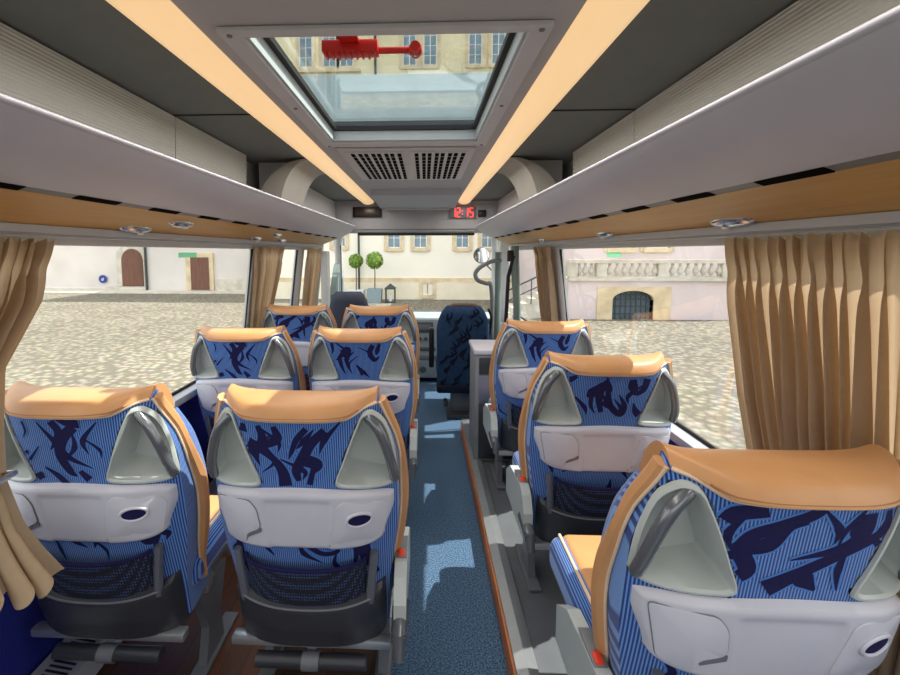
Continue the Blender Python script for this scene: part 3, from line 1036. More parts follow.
def plate_mesh():
    mb = MB()
    def outline(a, b):
        v = b
        s_top = lambda u: .245 + .030 * (abs(u) / .23) ** 2
        wv = lerp(.236, .212, sm(.25, 1, v))
        u = lerp(-wv, wv, a)
        k = abs(2 * a - 1)
        s = lerp(s_top(u), .428, v)
        s += .012 * (k ** 10) * (1 - v) - .022 * (k ** 10) * v       # rounded corners
        return u, s
    def fn(a, b):
        u, s = outline(a, b)
        e = min(a * .42, (1 - a) * .42, b * .14, (1 - b) * .14)
        k = min(1, e / .012)
        off = .001 + .017 * math.sqrt(max(0, 1 - (1 - k) ** 2))
        # shallow recessed field in the middle
        mid = sm(.30, .325, a) * (1 - sm(.66, .685, a)) * sm(.12, .2, b)
        off -= .0045 * mid
        uu = max(-half_w(s) + .001, min(half_w(s) - .001, u))
        p = surf(uu, s, off)
        p.x = u
        return p
    mb.grid(fn, 84, 30)
    plate = mb.mesh('tray_panel', M['grey_plastic'])
    # storage flap
    fb = MB()
    def poly_plate(mb, poly, o0, o1, mat=0, ins=.004):
        n = len(poly)
        cu = sum(p[0] for p in poly) / n; cs = sum(p[1] for p in poly) / n
        def sc(k): return [(cu + (u - cu) * k, cs + (s - cs) * k) for u, s in poly]
        r0 = [surf(u, s, o0) for u, s in poly]
        r1 = [surf(u, s, o1 - .0012) for u, s in poly]
        r2 = [surf(u, s, o1) for u, s in sc(.955)]
        vs = r0 + r1 + r2
        fs = []
        for j in range(2):
            for i in range(n):
                i2 = (i + 1) % n
                fs.append((j * n + i, j * n + i2, (j + 1) * n + i2, (j + 1) * n + i))
        c = surf(cu, cs, o1)
        vs.append(c)
        for i in range(n):
            fs.append((2 * n + i, 2 * n + (i + 1) % n, 3 * n))
        mb.add(vs, fs, mat)
    def rr(pts, rad=.012, k=4):
        out = []
        n = len(pts)
        for i in range(n):
            p, a, b2 = Vector(pts[i] + (0,)), Vector(pts[i - 1] + (0,)), Vector(pts[(i + 1) % n] + (0,))
            r_ = min(rad, (a - p).length * .45, (b2 - p).length * .45)
            A = p + (a - p).normalized() * r_
            B = p + (b2 - p).normalized() * r_
            for j in range(k + 1):
                t = j / k
                q = A * (1 - t) ** 2 + p * 2 * t * (1 - t) + B * t * t
                out.append((q.x, q.y))
        return out
    poly_plate(fb, rr([(-.222, 0.290), (-.126, 0.275), (-.106, 0.300), (-.100, 0.355), (-.140, 0.379), (-.144, 0.408), (-.200, 0.404)]), .014, .0225)
    fb.tube([surf(u, q, .0195) for u, q in rr([(-.222, .290), (-.126, .275), (-.106, .300), (-.100, .355), (-.140, .379), (-.144, .408), (-.200, .404)])], .0016, 5, 1, closed=True)
    flap = fb.mesh('storage_flap', [M['grey_plastic'], M['mid_plastic']], fix=True)
    lb = MB()
    poly_plate(lb, rr([(-.142, 0.377), (-.098, 0.356), (-.098, 0.367), (-.138, 0.390)], .002), .014, .0215)
    latch = lb.mesh('latch', M['mid_plastic'], fix=True)
    # cup holder field and hole
    cb = MB()
    poly_plate(cb, rr([(.078, 0.389), (.098, 0.290), (.112, 0.277), (.210, 0.296), (.222, 0.319), (.206, 0.393), (.190, 0.402), (.088, 0.398)]), .014, .0212)
    pts = []
    for i in range(28):
        a = 2 * PI * i / 28
        pts.append(surf(.152 + .031 * math.cos(a), .332 + .019 * math.sin(a), .0215))
    cb.tube(pts, .004, 8, closed=True)
    cb.tube([surf(u, q, .0190) for u, q in rr([(.078, .389), (.098, .290), (.112, .277), (.210, .296), (.222, .319), (.206, .393), (.190, .402), (.088, .398)])], .0016, 5, 0, closed=True)
    cup = cb.mesh('cup_holder', M['grey_plastic'], fix=True)
    hb = MB()
    ring_ = [surf(.152 + .029 * math.cos(2 * PI * i / 28), .332 + .0175 * math.sin(2 * PI * i / 28), .0225) for i in range(28)]
    hb.add(ring_, [tuple(range(28))])
    hole = hb.mesh('cup_hole', M['fabric_navy'], smooth=False)
    # two little notches at the plate's lower edge
    nb = MB()
    for u in (-.09, .075):
        nb.tube([surf(u, .406, .0165), surf(u - .002, .428, .010)], .0015, 6)
    notch = nb.mesh('panel_notch', M['dark_plastic'])
    return plate, flap, latch, cup, hole, notch
PLATE, FLAP, LATCH, CUP, HOLE, NOTCHM = plate_mesh()

def pocket_meshes():
    nb = MB()
    def fn(a, b):
        u = lerp(-.162, .162, a)
        s = lerp(.468, .600, b) + .006 * math.sin(PI * a) * (1 - b)
        off = .006 + .030 * math.sin(PI * min(1, max(0, a))) ** .35 * (1 - .25 * b)
        return surf(u, s, off)
    nb.grid(fn, 40, 16)
    pts = [fn(i / 40, 0) for i in range(41)]
    nb.tube(pts, .005, 8, mat=1)
    net = nb.mesh('magazine_net', [M['net'], M['fabric_navy']])
    frame = []
    for sg in (-1, 1):
        fb = MB()
        fb.tube([surf(sg * .184, .455, .010), surf(sg * .177, .52, .020), surf(sg * .170, .605, .026)], [.011, .012, .013], 8)
        frame.append(fb.mesh('pocket_post', M['post_grey']))
    lb = MB()
    def fl(a, b):
        u = lerp(-.210, .210, a)
        s0 = .568 + .028 * math.sin(PI * a) ** .8
        s = lerp(s0, .742, b)
        e = min(a, 1 - a) * .41
        k = min(1, e / .03)
        off = .004 + .034 * math.sqrt(max(0, 1 - (1 - k) ** 2)) * (1 - .35 * sm(.45, 1, b))
        if b < .08: off *= sm(-.04, .08, b)
        uu = max(-half_w(s) + .001, min(half_w(s) - .001, u))
        p = surf(uu, s, off); p.x = u
        return p
    lb.grid(fl, 48, 18)
    # underside closes the shell
    a0 = [fl(i / 48, 1) for i in range(49)]
    a1 = [Vector((p.x, p.y + .10, p.z + .01)) for p in a0]
    lb.add(a0 + a1, [(i, i + 1, 50 + i, 49 + i) for i in range(48)])
    shell = lb.mesh('lower_shell', M['dark_plastic'])
    hb = MB()
    hb.tube([fl(i / 48, .06) + NR * .001 for i in range(4, 45)], .0028, 6)
    line = hb.mesh('shell_edge', M['mid_plastic'])
    return net, frame, shell, line
NET, PFRAME, SHELL, SHELL_EDGE = pocket_meshes()

def cushion_meshes(ln=.36):
    mb = MB()
    mb.box((0, .18 + ln / 2, .395), (.46, ln, .115), .04, seg=4)
    c = mb.mesh('seat_cushion', M['fabric'], stripe=[v[0] for v in mb.v])
    lb = MB()
    lb.box((0, .1875 + (ln - .025) / 2, .440), (.38, ln - .025, .040), .018, seg=3)
    l = lb.mesh('leather_inset', M['leather'])
    pp = []
    for s in (-1, 1):
        pb = MB()
        pb.tube([(s * .196, .195, .452), (s * .196, .16 + ln, .452)], .005, 8)
        pp.append(pb.mesh('cushion_piping', M['leather_seam']))
    return c, l, pp
CUSHIONS = {False: cushion_meshes(), True: cushion_meshes(.50)}

def base_meshes(aisle):
    """aisle: +1 aisle to the right, -1 to the left, 0 no unit"""
    out = []
    fb = MB()
    fb.box((0, .35, .318), (.40, .36, .035), .008)
    fb.box((0, .30, .29), (.43, .05, .05), .008)
    fb.box((0, .135, .262), (.45, .035, .026), .006)
    fb.box((0, .48, .29), (.43, .05, .05), .008)
    out.append(('base_frame', fb.mesh('base_frame', M['alu'])))
    for s in (-1, 1):
        lb = MB()
        lb.prism([(.26, .27), (.44, .27), (.39, .12), (.41, 0), (.28, 0), (.31, .12)], s * .185 - .014, s * .185 + .014, 'x')
        lb.box((s * .185, .36, .006), (.05, .28, .012), .003)
        out.append(('leg', lb.mesh('leg', M['mid_plastic'], smooth=False, fix=True)))
    ft = MB()
    for x0, x1 in ((-.155, -.022), (.022, .155)):
        ft.cyl((x0, .125, .205), (x1, .125, .205), .020, 16)
    ft.cyl((-.024, .125, .205), (.024, .125, .205), .024, 16, 1)
    ft.box((0, .20, .24), (.028, .14, .016), .004, 1)
    out.append(('footrest', ft.mesh('footrest', [M['dark_plastic'], M['mid_plastic']])))
    return out
BASES = base_meshes(0)

def unit_meshes(s):
    ub = MB()
    prof = [(.10, .30), (.10, .40), (.13, .455), (.17, .475), (.36, .455), (.44, .40), (.44, .30)]
    ub.prism(prof, s * .234, s * .268, 'x')
    me = ub.mesh('recline_unit', M['handle_plastic'], smooth=False, fix=True)
    bt = MB(); bt.box((s * .251, .205, .474), (.020, .032, .012), .004)
    bb = MB(); bb.box((s * .251, .235, .473), (.030, .10, .006), .002)
    kb = MB(); kb.cyl((s * .251, .055, .335), (s * .251, .165, .355), [.021, .024], 16)
    kb.cyl((s * .251, .050, .29), (s * .251, .07, .35), [.014, .02], 12)
    ar = MB(); ar.box((s * .253, .31, .505), (.034, .30, .034), .014, seg=3)
    return me, bt.mesh('release_button', M['belt_red']), bb.mesh('button_plate', M['mid_plastic']), kb.mesh('recline_lever', M['chrome_grey']), ar.mesh('armrest', M['handle_plastic'])
UNITS = {s: unit_meshes(s) for s in (-1, 1)}

def part(name, me, parent):
    o = bpy.data.objects.new(name, me)
    COL.objects.link(o)
    o.parent = parent
    return o

def passenger_seat(x, y, var, unit, label, group='blue passenger seats with tan caps'):
    t = empty('passenger_seat', (x, y, PLAT), label, 'seat', group)
    part('backrest', BACKS[var], t)
    cp = part('headrest_cap', CAP, t); part('cap_piping', CAP_PIPE, cp); part('cap_seam', CAP_SEAM, cp)
    for s in (-1, 1):
        part('side_bolster', WINGS[s], t)
        hd_ = part('side_handle', HANDLES[s][0], t); part('grip_bar', HANDLES[s][1], hd_)
    pl = part('tray_panel', PLATE, t)
    part('storage_flap', FLAP, pl); part('latch', LATCH, pl); part('cup_holder', CUP, pl); part('cup_hole', HOLE, pl); part('panel_notch', NOTCHM, pl)
    part('magazine_net', NET, t)
    part('pocket_post', PFRAME[0], t); part('pocket_post', PFRAME[1], t)
    sh = part('lower_shell', SHELL, t); part('shell_edge', SHELL_EDGE, sh)
    CUSH, INSET, CUSH_PIPE = CUSHIONS[x > 0 and y < 1]
    cu = part('seat_cushion', CUSH, t); part('leather_inset', INSET, cu); part('cushion_piping', CUSH_PIPE[0], cu); part('cushion_piping', CUSH_PIPE[1], cu)
    for nm, me in BASES:
        part(nm, me, t)
    if unit:
        u = UNITS[unit]
        un = part('recline_unit', u[0], t)
        part('release_button', u[1], un); part('button_plate', u[2], un); part('recline_lever', u[3], un)
    return t
GS = 'blue patterned passenger seats with tan leather caps'
SEATS = [
    (0.727, 0.688, 2, -1, 'nearest single seat on the right of the aisle, in front of the wide drawn curtain'),
    (0.729, 1.440, 3, -1, 'second single seat on the right, its outer handle seen against the cobbles'),
    (0.727, 2.200, 4, -1, 'farthest single seat on the right, directly behind the grey driver cabinet'),
    (-0.216, 1.005, 0, 1, 'nearest aisle seat of the left pairs, whole back in view in the foreground'),
    (-0.802, 1.005, 1, 0, 'nearest window seat of the left pairs, partly behind the tied curtain'),
    (-0.205, 1.940, 4, 1, 'aisle seat in the middle row of the left pairs'),
    (-0.768, 1.940, 1, 0, 'window seat in the middle row of the left pairs, beside the long window'),
    (-0.206, 2.800, 3, 1, 'aisle seat in the front row of the left pairs, just behind the co-driver seat'),
    (-0.753, 2.800, 2, 0, 'window seat in the front row of the left pairs, below the gathered curtain'),
]
for x, y, v_, u_, lb in SEATS:
    passenger_seat(x, y, v_, u_, lb, GS)

# ------------------------------------------------------------------ driver and co-driver seats
def cab_back(mb, w, h, t, z0, top_r, strokes=None):
    """upright upholstered back with rounded shoulders"""
    def hw(v):
        k = v / h
        return w * (1 - .06 * (1 - k)) * (1 if k < .7 else math.sqrt(max(.12, 1 - ((k - .7) / .3) ** 2 * .62)))
    loops = []
    K = 40
    for j in range(K + 1):
        v = h * j / K
        W = hw(v)
        lp = []
        for i in range(28):
            a = 2 * PI * i / 28
            cx, sy = math.cos(a), math.sin(a)
            x = W * (abs(cx) ** .45) * (1 if cx >= 0 else -1)
            tt = t * (1 if v < h * .9 else math.sqrt(max(.05, 1 - ((v - h * .9) / (h * .1)) ** 2)))
            y = tt * (abs(sy) ** .6) * (1 if sy >= 0 else -1) - .16 * v / h
            lp.append((x, y, z0 + v))
        loops.append(lp)
    n = 28
    vs = [p for lp in loops for p in lp]
    fs = [(j * n + i, j * n + (i + 1) % n, (j + 1) * n + (i + 1) % n, (j + 1) * n + i) for j in range(K) for i in range(n)]
    fs.append(tuple(range(n))[::-1]); fs.append(tuple(K * n + i for i in range(n)))
    mb.add(vs, fs)
    if strokes:
        for pts, ws in strokes:
            P = catmull([(p[0], p[1], 0) for p in pts], 6)
            m = len(P)
            vs, fs = [], []
            for i in range(m):
                a, b2 = P[max(0, i - 1)], P[min(m - 1, i + 1)]
                tt = (b2 - a).normalized()
                nn = Vector((-tt.y, tt.x, 0))
                q = i / (m - 1) * (len(ws) - 1); k = min(int(q), len(ws) - 2)
                ww = lerp(ws[k], ws[k + 1], q - k) / 2
                for sg in (-1, 1):
                    pp = P[i] + nn * sg * ww
                    W = hw(pp.y)
                    cx = min(.999, (abs(pp.x) / W) ** (1 / .45))
                    sy = math.sqrt(1 - cx * cx)
                    vs.append((pp.x, -t * sy ** .6 - .16 * pp.y / h - .004, z0 + pp.y))
            for i in range(m - 1):
                fs.append((2 * i, 2 * i + 1, 2 * i + 3, 2 * i + 2))
            mb.add(vs, fs, 1)

ds = empty('driver_chair', (.425, 3.86, 0), 'tall dark blue patterned driver seat on a pedestal at the front of the aisle', 'seat')
mb = MB()
ST = []
rs = random.Random(5)
for cxx, cyy in ((-.04, .50), (.08, .42), (-.13, .34), (.02, .35), (.13, .27), (-.12, .20), (.02, .24), (-.02, .12), (.13, .14), (-.15, .08), (.05, .56), (-.08, .42), (-.1, .56), (.14, .36), (-.06, .28), (.08, .16), (-.16, .28), (.16, .46), (.0, .48), (-.05, .05), (.1, .05), (.05, .31), (-.03, .64), (.1, .62), (-.12, .66), (.06, .70)):
    a = rs.uniform(.8, 1.9)
    L = rs.uniform(.07, .12)
    c0, s0 = math.cos(a) * L, math.sin(a) * L
    k = rs.uniform(-.05, .05)
    ST.append(([(cxx - c0 * .5, cyy - s0 * .5), (cxx + k, cyy), (cxx + c0 * .5, cyy + s0 * .5)], [.003, .026, .004]))
    ST.append(([(cxx - .02, cyy - .02), (cxx + k + .03, cyy + .02), (cxx + .02, cyy + .07)], [.012, .02, .003]))
cab_back(mb, .228, .77, .075, .23, .1, ST)
mb.build('backrest', [M['driver_fabric'], M['driver_navy']], ds)
tp = MB(); tp.tube(catmull([(-.12, -.16, .988), (-.06, -.165, 1.006), (.06, -.165, 1.006), (.12, -.16, .988)], 5), .018, 8)
tp.build('headrest_edge', M['brown'], ds)
MB().box((0, -.03, .255), (.44, .16, .07), .02).build('rear_shell', M['driver_navy'], ds)
MB().box((0, .22, .40), (.44, .46, .11), .04, seg=3).build('seat_cushion', M['driver_fabric'], ds)
pdl = MB(); pdl.box((0, .10, .12), (.17, .26, .20), .02); pdl.box((0, .14, .225), (.30, .28, .02), .005)
pd = pdl.build('pedestal', M['mid_plastic'], ds)
MB().box((0, .04, .02), (.26, .36, .04), .006).build('base_plate', M['dark_plastic'], ds)
MB().box((-.14, -.04, .12), (.04, .1, .05), .01).build('adjuster_lever', M['dark_plastic'], ds)
MB().box((-.265, .03, .60), (.045, .075, .36), .018, seg=3).build('folded_armrest', M['black_plastic'], ds)
bt = MB(); bt.tube(catmull([(.225, -.05, .96), (.255, -.02, .88), (.25, .03, .72)], 5), .012, 6)
bt.build('belt_guide', M['black_plastic'], ds)

cs = empty('codriver_chair', (-.56, 3.92, 0), 'plain slate grey co-driver seat beside the grey green cab door', 'seat')
mb = MB(); cab_back(mb, .180, .75, .08, .36, .1); mb.build('backrest', M['navy_leatherette'], cs)
MB().box((0, .25, .39), (.44, .46, .12), .04, seg=3).build('seat_cushion', M['navy_leatherette'], cs)
MB().box((0, .22, .17), (.34, .36, .32), .02).build('pedestal', M['dark_plastic'], cs)

# grey cabinet between the driver and the single seats
cb = empty('driver_cabinet', (.585, 2.88, 0), 'tall grey cabinet between the driver seat and the farthest right single seat', 'cabinet')
b1 = MB(); b1.bb(-.165, .29, -.12, .20, .10, .80, .012)
b1.build('body', M['cab_grey'], cb)
MB().bb(-.175, .295, -.13, .21, .801, .835, .01).build('top', M['grey_plastic'], cb)
MB().bb(-.14, .27, -.128, -.121, .675, .785, .008).build('dark_panel', M['dark_plastic'], cb)
MB().bb(-.14, .27, -.128, -.121, .50, .665, .006).build('lilac_panel', M['cab_lilac'], cb)
MB().bb(-.14, .27, -.128, -.121, .12, .49, .006).build('lower_panel', M['dark_plastic'], cb)

# ------------------------------------------------------------------ dashboard, pillars, rails in the cab
da = empty('dashboard', (0, 5.1, .0), 'pale grey dashboard with radio and knobs below the windscreen', 'dashboard')
db = MB()
db.prism([(-.12, .62), (-.10, .70), (.05, .745), (.42, .70), (.44, .50), (-.05, .50)], -.90, .90, 'x')
db.build('top_shell', M['dash'], da, smooth=False, fix=True)
k = MB(); k.bb(-.10, .34, -.30, .1, .05, .715, .02)
k.build('centre_console', M['dash'], da)
MB().bb(-.06, .19, -.312, -.301, .565, .685, .006).build('radio', M['dash_dark'], da)
MB().bb(-.04, .17, -.318, -.313, .60, .655, .003).build('radio_display', M['mid_plastic'], da)
MB().bb(-.05, .22, -.308, -.301, .36, .40, .004).build('dark_slot', M['dash_dark'], da)
MB().bb(-.05, .22, -.308, -.301, .265, .31, .004).build('ash_drawer', M['mid_plastic'], da)
for i in range(4):
    MB().cyl((-.02 + i * .065, -.325, .50), (-.02 + i * .065, -.30, .50), .020, 16).build('knob', M['dash_dark'], da)
MB().cyl((.08, -.31, .15), (.08, -.30, .15), .035, 20).build('socket', M['dash_dark'], da)
MB().bb(.62, .84, -.128, -.115, .63, .70, .004).build('side_vent', M['dash_dark'], da)
sw = empty('steering_wheel', (.47, 4.72, .68), 'dark steering wheel in front of the driver seat', 'steering wheel')
wv = MB()
tl = Matrix.Rotation(R(-62), 3, 'X')
wv.tube([tl @ Vector((.19 * math.cos(2 * PI * i / 28), .19 * math.sin(2 * PI * i / 28), 0)) for i in range(28)], .014, 8, closed=True)
wv.build('rim', M['black_plastic'], sw)
sp_ = MB()
for a in (PI * .05, PI * .95, PI * 1.5):
    sp_.tube([tl @ Vector((0, 0, 0)), tl @ Vector((.185 * math.cos(a), .185 * math.sin(a), 0))], .014, 6)
sp_.tube([tl @ Vector((0, 0, 0)), tl @ Vector((0, 0, -.1))], .04, 10)
sp_.build('spokes', M['black_plastic'], sw)

# curved grab rail by the right front pillar
gr = MB()
gr.tube(catmull([(.79, 4.05, 1.37), (.70, 4.02, 1.365), (.60, 4.0, 1.315), (.555, 4.0, 1.255), (.58, 4.0, 1.195), (.66, 4.02, 1.165), (.70, 4.04, 1.15), (.72, 4.06, .95), (.72, 4.07, .65)], 7), .019, 10)
tag(gr.build('grab_rail', M['mid_plastic']), 'curved grey grab rail beside the right hand front post', 'rail')
po = MB(); po.tube([(.775, 4.10, 0.0), (.775, 4.10, 1.45)], .030, 12)
tag(po.build('door_post', M['door_green']), 'slim grey green upright post beside the driver door', 'post')
po = empty('seat_belt_post', (.86, 3.55, 0), 'dark belt post with hanging seat belt between grab rail and front curtain', 'post')
q = MB(); q.tube([(0, 0, .02), (-.02, 0, 1.0), (-.045, 0, 1.50)], .030, 10); q.tube([(.05, .28, .02), (.03, .28, 1.0), (-.01, .28, 1.46)], .024, 10)
q.build('upright', M['door_green'], po)
q = MB(); q.tube([(-.06, -.03, 1.42), (-.09, .02, 1.25), (-.10, .03, .9), (-.06, .05, .6)], .015, 6, flat=.4); q.box((-.08, 0, 1.42), (.05, .05, .09), .01)
q.build('seat_belt', M['black_plastic'], po)
# mirror outside the windscreen
mi = empty('exterior_mirror', (.82, 5.66, 1.41), 'round exterior mirror seen through the upper right corner of the windscreen', 'mirror')
q = MB()
q.lathe([(0, -.03), (.085, -.028), (.105, 0), (.10, .012)], n=28)
rot = Matrix.Rotation(R(90), 3, 'X')
q.v = [tuple(rot @ Vector(v)) for v in q.v]
q.build('housing', M['dash_dark'], mi)
q = MB(); q.lathe([(0, .0125), (.094, .0125), (.094, .016), (0, .0165)], n=28); q.v = [tuple(rot @ Vector(v)) for v in q.v]
q.build('mirror_face', M['mirror'], mi)
MB().tube([(.03, .02, -.08), (.14, .03, -.2), (.20, .0, -.3)], .012, 8).build('arm', M['dash_dark'], mi)

# left cab door
dl = MB()
dl.prism([(4.78, .0), (4.78, .98), (5.05, 1.30), (5.2, 1.33), (5.34, 1.26), (5.40, .95), (5.40, .0)], -.955, -.90, 'x')
o = dl.build('door_1', M['door_green'], smooth=False, fix=True)
struct(o)
for yy in (4.95, 5.10, 5.25):
    r_ = MB(); r_.tube([(-.893, yy, .5), (-.893, yy, 1.0), (-.895, yy + .03, 1.22)], .012, 8)
    r_.build('door_rib', M['dash'], o)
q = MB(); q.tube([(-.86, 5.0, 1.55), (-.855, 4.98, 1.25), (-.85, 4.96, .75)], .006, 6)
tag(q.build('belt_cord', M['dark_plastic']), 'thin dark belt strap hanging behind the co-driver seat', 'belt')
# sun blind box / white pillar left front
struct(MB().bb(-1.0, -.93, 4.60, 4.74, .8, 1.46, .01).build('trim_12', M['wall_white']))
struct(MB().bb(.90, 1.0, 4.752, 4.90, .7, 1.66, .01).build('trim_13', M['wall_white']))

# ------------------------------------------------------------------ heating duct along the left wall
hv = empty('floor_heater', (-1.015, 0, PLAT), 'silver heater duct with slotted top along the left wall', 'heater')
q = MB(); q.prism([(-.055, .0), (.060, .0), (.075, .012), (.058, .075), (-.055, .095)], YB + .02, 3.6, 'y')
q.build('casing', M['silver_trim'], hv, smooth=False, fix=True)
q = MB()
for k in range(80):
    y = .55 + k * .016
    q.add([(-.028, y, .0915), (.042, y, .0805), (.042, y + .008, .0805), (-.028, y + .008, .0915)], [(0, 1, 2, 3)])
q.build('grille', M['black_plastic'], hv, smooth=False)

# ------------------------------------------------------------------ curtains
def curtain(name, s, rows, folds, amp, label, nseed, tie=None, NUM=150, x_off=.0):
    """rows: (z, y0, y1, inward) from top to bottom; folds along the width"""
    rnd = random.Random(nseed)
    ph = [rnd.uniform(-.85, .85) for _ in range(folds + 2)]
    am = [rnd.uniform(.45, 1.2) for _ in range(folds + 2)]
    zs = [r[0] for r in rows]
    NV = 60
    mb = MB()
    y0p = sorted((r[0], r[1]) for r in rows); y1p = sorted((r[0], r[2]) for r in rows); inp = sorted((r[0], r[3]) for r in rows)
    ap = sorted((r[0], r[4] if len(r) > 4 else 1.0) for r in rows)
    ip2 = sorted((r[0], r[5] if len(r) > 5 else r[3]) for r in rows)
    def fn(a, b):
        z = lerp(zs[0], zs[-1], b)
        y0, y1 = pw(y0p, z), pw(y1p, z)
        inw = lerp(pw(inp, z), pw(ip2, z), a)
        A = amp * pw(ap, z)
        t = a * folds
        i = int(min(t, folds - 1e-6))
        loc = ph[i] * (1 - (t - i)) + ph[i + 1] * (t - i)
        aa = am[i] * (1 - (t - i)) + am[i + 1] * (t - i)
        wv = math.sin(2 * PI * t + loc * 2 + .5 * math.sin(b * 3 + i))
        head = 1 - sm(0, .13, b)
        fine = head * .35 * math.sin(2 * PI * t * 2.0 + i) * (1 - .3 * b)
        pinch = 1 - .45 * math.exp(-((b - .10) / .035) ** 2)
        x = wall_x(z) - .050 - inw - A * aa * pinch * (wv + fine) * .5 - x_off
        y = lerp(y0, y1, a) + .35 * A * math.cos(2 * PI * t + loc) * aa
        zz = z + (.006 * math.sin(2 * PI * t * 2 + i) * head if b == 0 else 0) + .02 * b ** 8 * math.sin(2 * PI * t + 1)
        return (s * x, y, zz)
    mb.grid(fn, NUM, NV)
    o = mb.mesh('cloth', M['curtain'])
    t = empty(name, (0, 0, 0), label, 'curtain', None)
    part('cloth', o, t)
    if tie:
        z, y0, y1, x0, x1 = tie
        q = MB()
        q.tube([(s * x0, y0, z), (s * x0, y1, z + .005), (s * x1, y1, z + .02), (s * x1, y0, z + .015)], .008, 8, closed=True)
        q.build('tieback', M['steel'], t)
    return t
# wide drawn curtain right
curtain('curtain', 1, [(1.484, .60, 1.27, .0, .55), (1.30, .62, 1.265, .0, .85), (1.05, .66, 1.24, .0, 1.1), (.80, .72, 1.19, .0, 1.25), (.58, .74, 1.17, .0, 1.3)], 17, .042,
        'wide beige pleated curtain drawn over the right window behind the nearest single seat', 3, NUM=340)
# near left curtain tied back, its hem flaring out
curtain('curtain', -1, [(1.481, .92, 1.19, .0, .7), (1.32, .90, 1.13, .0, 1.0, .02), (1.17, .86, .99, .02, 1.0, .06), (1.05, .83, .935, .03, .9, .12), (.93, .81, .915, .04, .7, .16), (.83, .78, .91, .06, .8, .21), (.71, .68, .90, .12, 1.3, .31)], 8, .040,
        'beige curtain tied back at the left edge beside the nearest window seat', 11, tie=(.925, .80, .93, .985, .84), NUM=200)
curtain('curtain', -1, [(1.483, 2.76, 3.34, .0, .7), (1.30, 2.79, 3.30, .0, .9), (1.0, 2.80, 3.18, .0, .8), (.80, 2.82, 3.12, .0, .7)], 9, .036,
        'beige curtain gathered between the left windows above the front row window seat', 21, NUM=190, x_off=-.026)
curtain('curtain', -1, [(1.484, 3.92, 4.48, .0, .6), (1.30, 3.92, 4.46, .0, 1.0), (1.0, 3.94, 4.40, .0, 1.1), (.80, 3.95, 4.36, .0, 1.1)], 6, .04,
        'narrow beige curtain farthest forward on the left beside the cab door', 31, NUM=130)
curtain('curtain', 1, [(1.484, 3.05, 3.50, .0, .6), (1.30, 3.05, 3.48, .0, .9), (1.0, 3.06, 3.46, .0, 1.0), (.80, 3.06, 3.44, .0, 1.0)], 6, .06,
        'beige curtain gathered at the right front pillar above the farthest single seat', 41, NUM=150)

# ------------------------------------------------------------------ the courtyard outside
GZ = -.80
g = MB()
g.add([(-70, -50, GZ), (60, -50, GZ), (60, 24, GZ), (-70, 24, GZ)], [(0, 1, 2, 3)])
struct(g.build('ground', M['cobble'], smooth=False))
pv = MB(); pv.bb(-40, -8.2, 23.2, 25.9, GZ, GZ + .06)  # low pale stone strip along the foot of the left building
struct(pv.build('ground_strip', M['stone_pale'], smooth=False))

def window(parent, x, y, z, w, h, depth=.16, cols=2, rows=3, surround=True, frame=None):
    """window facing -y, centre x,z on the facade plane y"""
    f = MB()
    t = .07 * min(1, w)
    f.bb(x - w / 2, x - w / 2 + t, y - .03, y + .05, z - h / 2, z + h / 2)
    f.bb(x + w / 2 - t, x + w / 2, y - .03, y + .05, z - h / 2, z + h / 2)
    f.bb(x - w / 2, x + w / 2, y - .03, y + .05, z + h / 2 - t, z + h / 2)
    f.bb(x - w / 2, x + w / 2, y - .03, y + .05, z - h / 2, z - h / 2 + t)
    for k in range(1, cols):
        xx = x - w / 2 + w * k / cols
        f.bb(xx - t * .4, xx + t * .4, y - .02, y + .03, z - h / 2, z + h / 2)
    for k in range(1, rows):
        zz = z - h / 2 + h * k / rows
        f.bb(x - w / 2, x + w / 2, y - .018, y + .03, zz - t * .25, zz + t * .25)
    if surround:
        q = .16
        f.bb(x - w / 2 - q, x - w / 2, y - .06, y + .05, z - h / 2 - q * .8, z + h / 2 + q, 0, 1)
        f.bb(x + w / 2, x + w / 2 + q, y - .06, y + .05, z - h / 2 - q * .8, z + h / 2 + q, 0, 1)
        f.bb(x - w / 2, x + w / 2, y - .06, y + .05, z + h / 2, z + h / 2 + q, 0, 1)
        f.bb(x - w / 2 - .05, x + w / 2 + .05, y - .10, y + .05, z - h / 2 - q, z - h / 2, 0, 1)
    o = f.build('window', [frame or M['win_frame'], M['stone']], parent, smooth=False)
    MB().bb(x - w / 2 + t, x + w / 2 - t, y - .006, y + .04, z - h / 2 + t, z + h / 2 - t).build('pane', M['win_pane'], o, smooth=False)
    return o

# front building
YFB = 21.0
fb = empty('manor_house', (0, 0, 0), 'tall cream plastered house with rows of windows seen ahead through the windscreen', 'building')
q = MB(); q.bb(-8, 30, YFB + .02, YFB + 6, GZ, 5.2)
q.build('wall', M['stucco_cream'], fb, smooth=False)
q = MB(); q.bb(-8.1, 30, YFB - .12, YFB + .02, GZ, .02)
q.build('plinth', M['plinth'], fb, smooth=False)
q = MB(); q.bb(-8, 30, YFB - .04, YFB + .02, .03, .22)
q.build('plinth_band', M['stone'], fb, smooth=False)
q = MB(); q.bb(-8, 30, YFB - .15, YFB + 6, 5.2, 7.4)  # made-up band: cobbles reflected in the hatch pane, built into the house front
q.build('reflected_cobble_band', M['stone_pale'], fb, smooth=False)
q = MB(); q.bb(-8, 30, YFB - .25, YFB + 6, 7.4, 9.5)  # made-up band: bluish part of the same hatch reflection as wall colour
q.build('hatch_reflection_band', M['reflection_grey'], fb, smooth=False)
q = MB(); q.bb(-8, 30, YFB + .05, YFB + 6, 9.5, 15)
q.build('upper_wall', M['stucco_yellow'], fb, smooth=False)
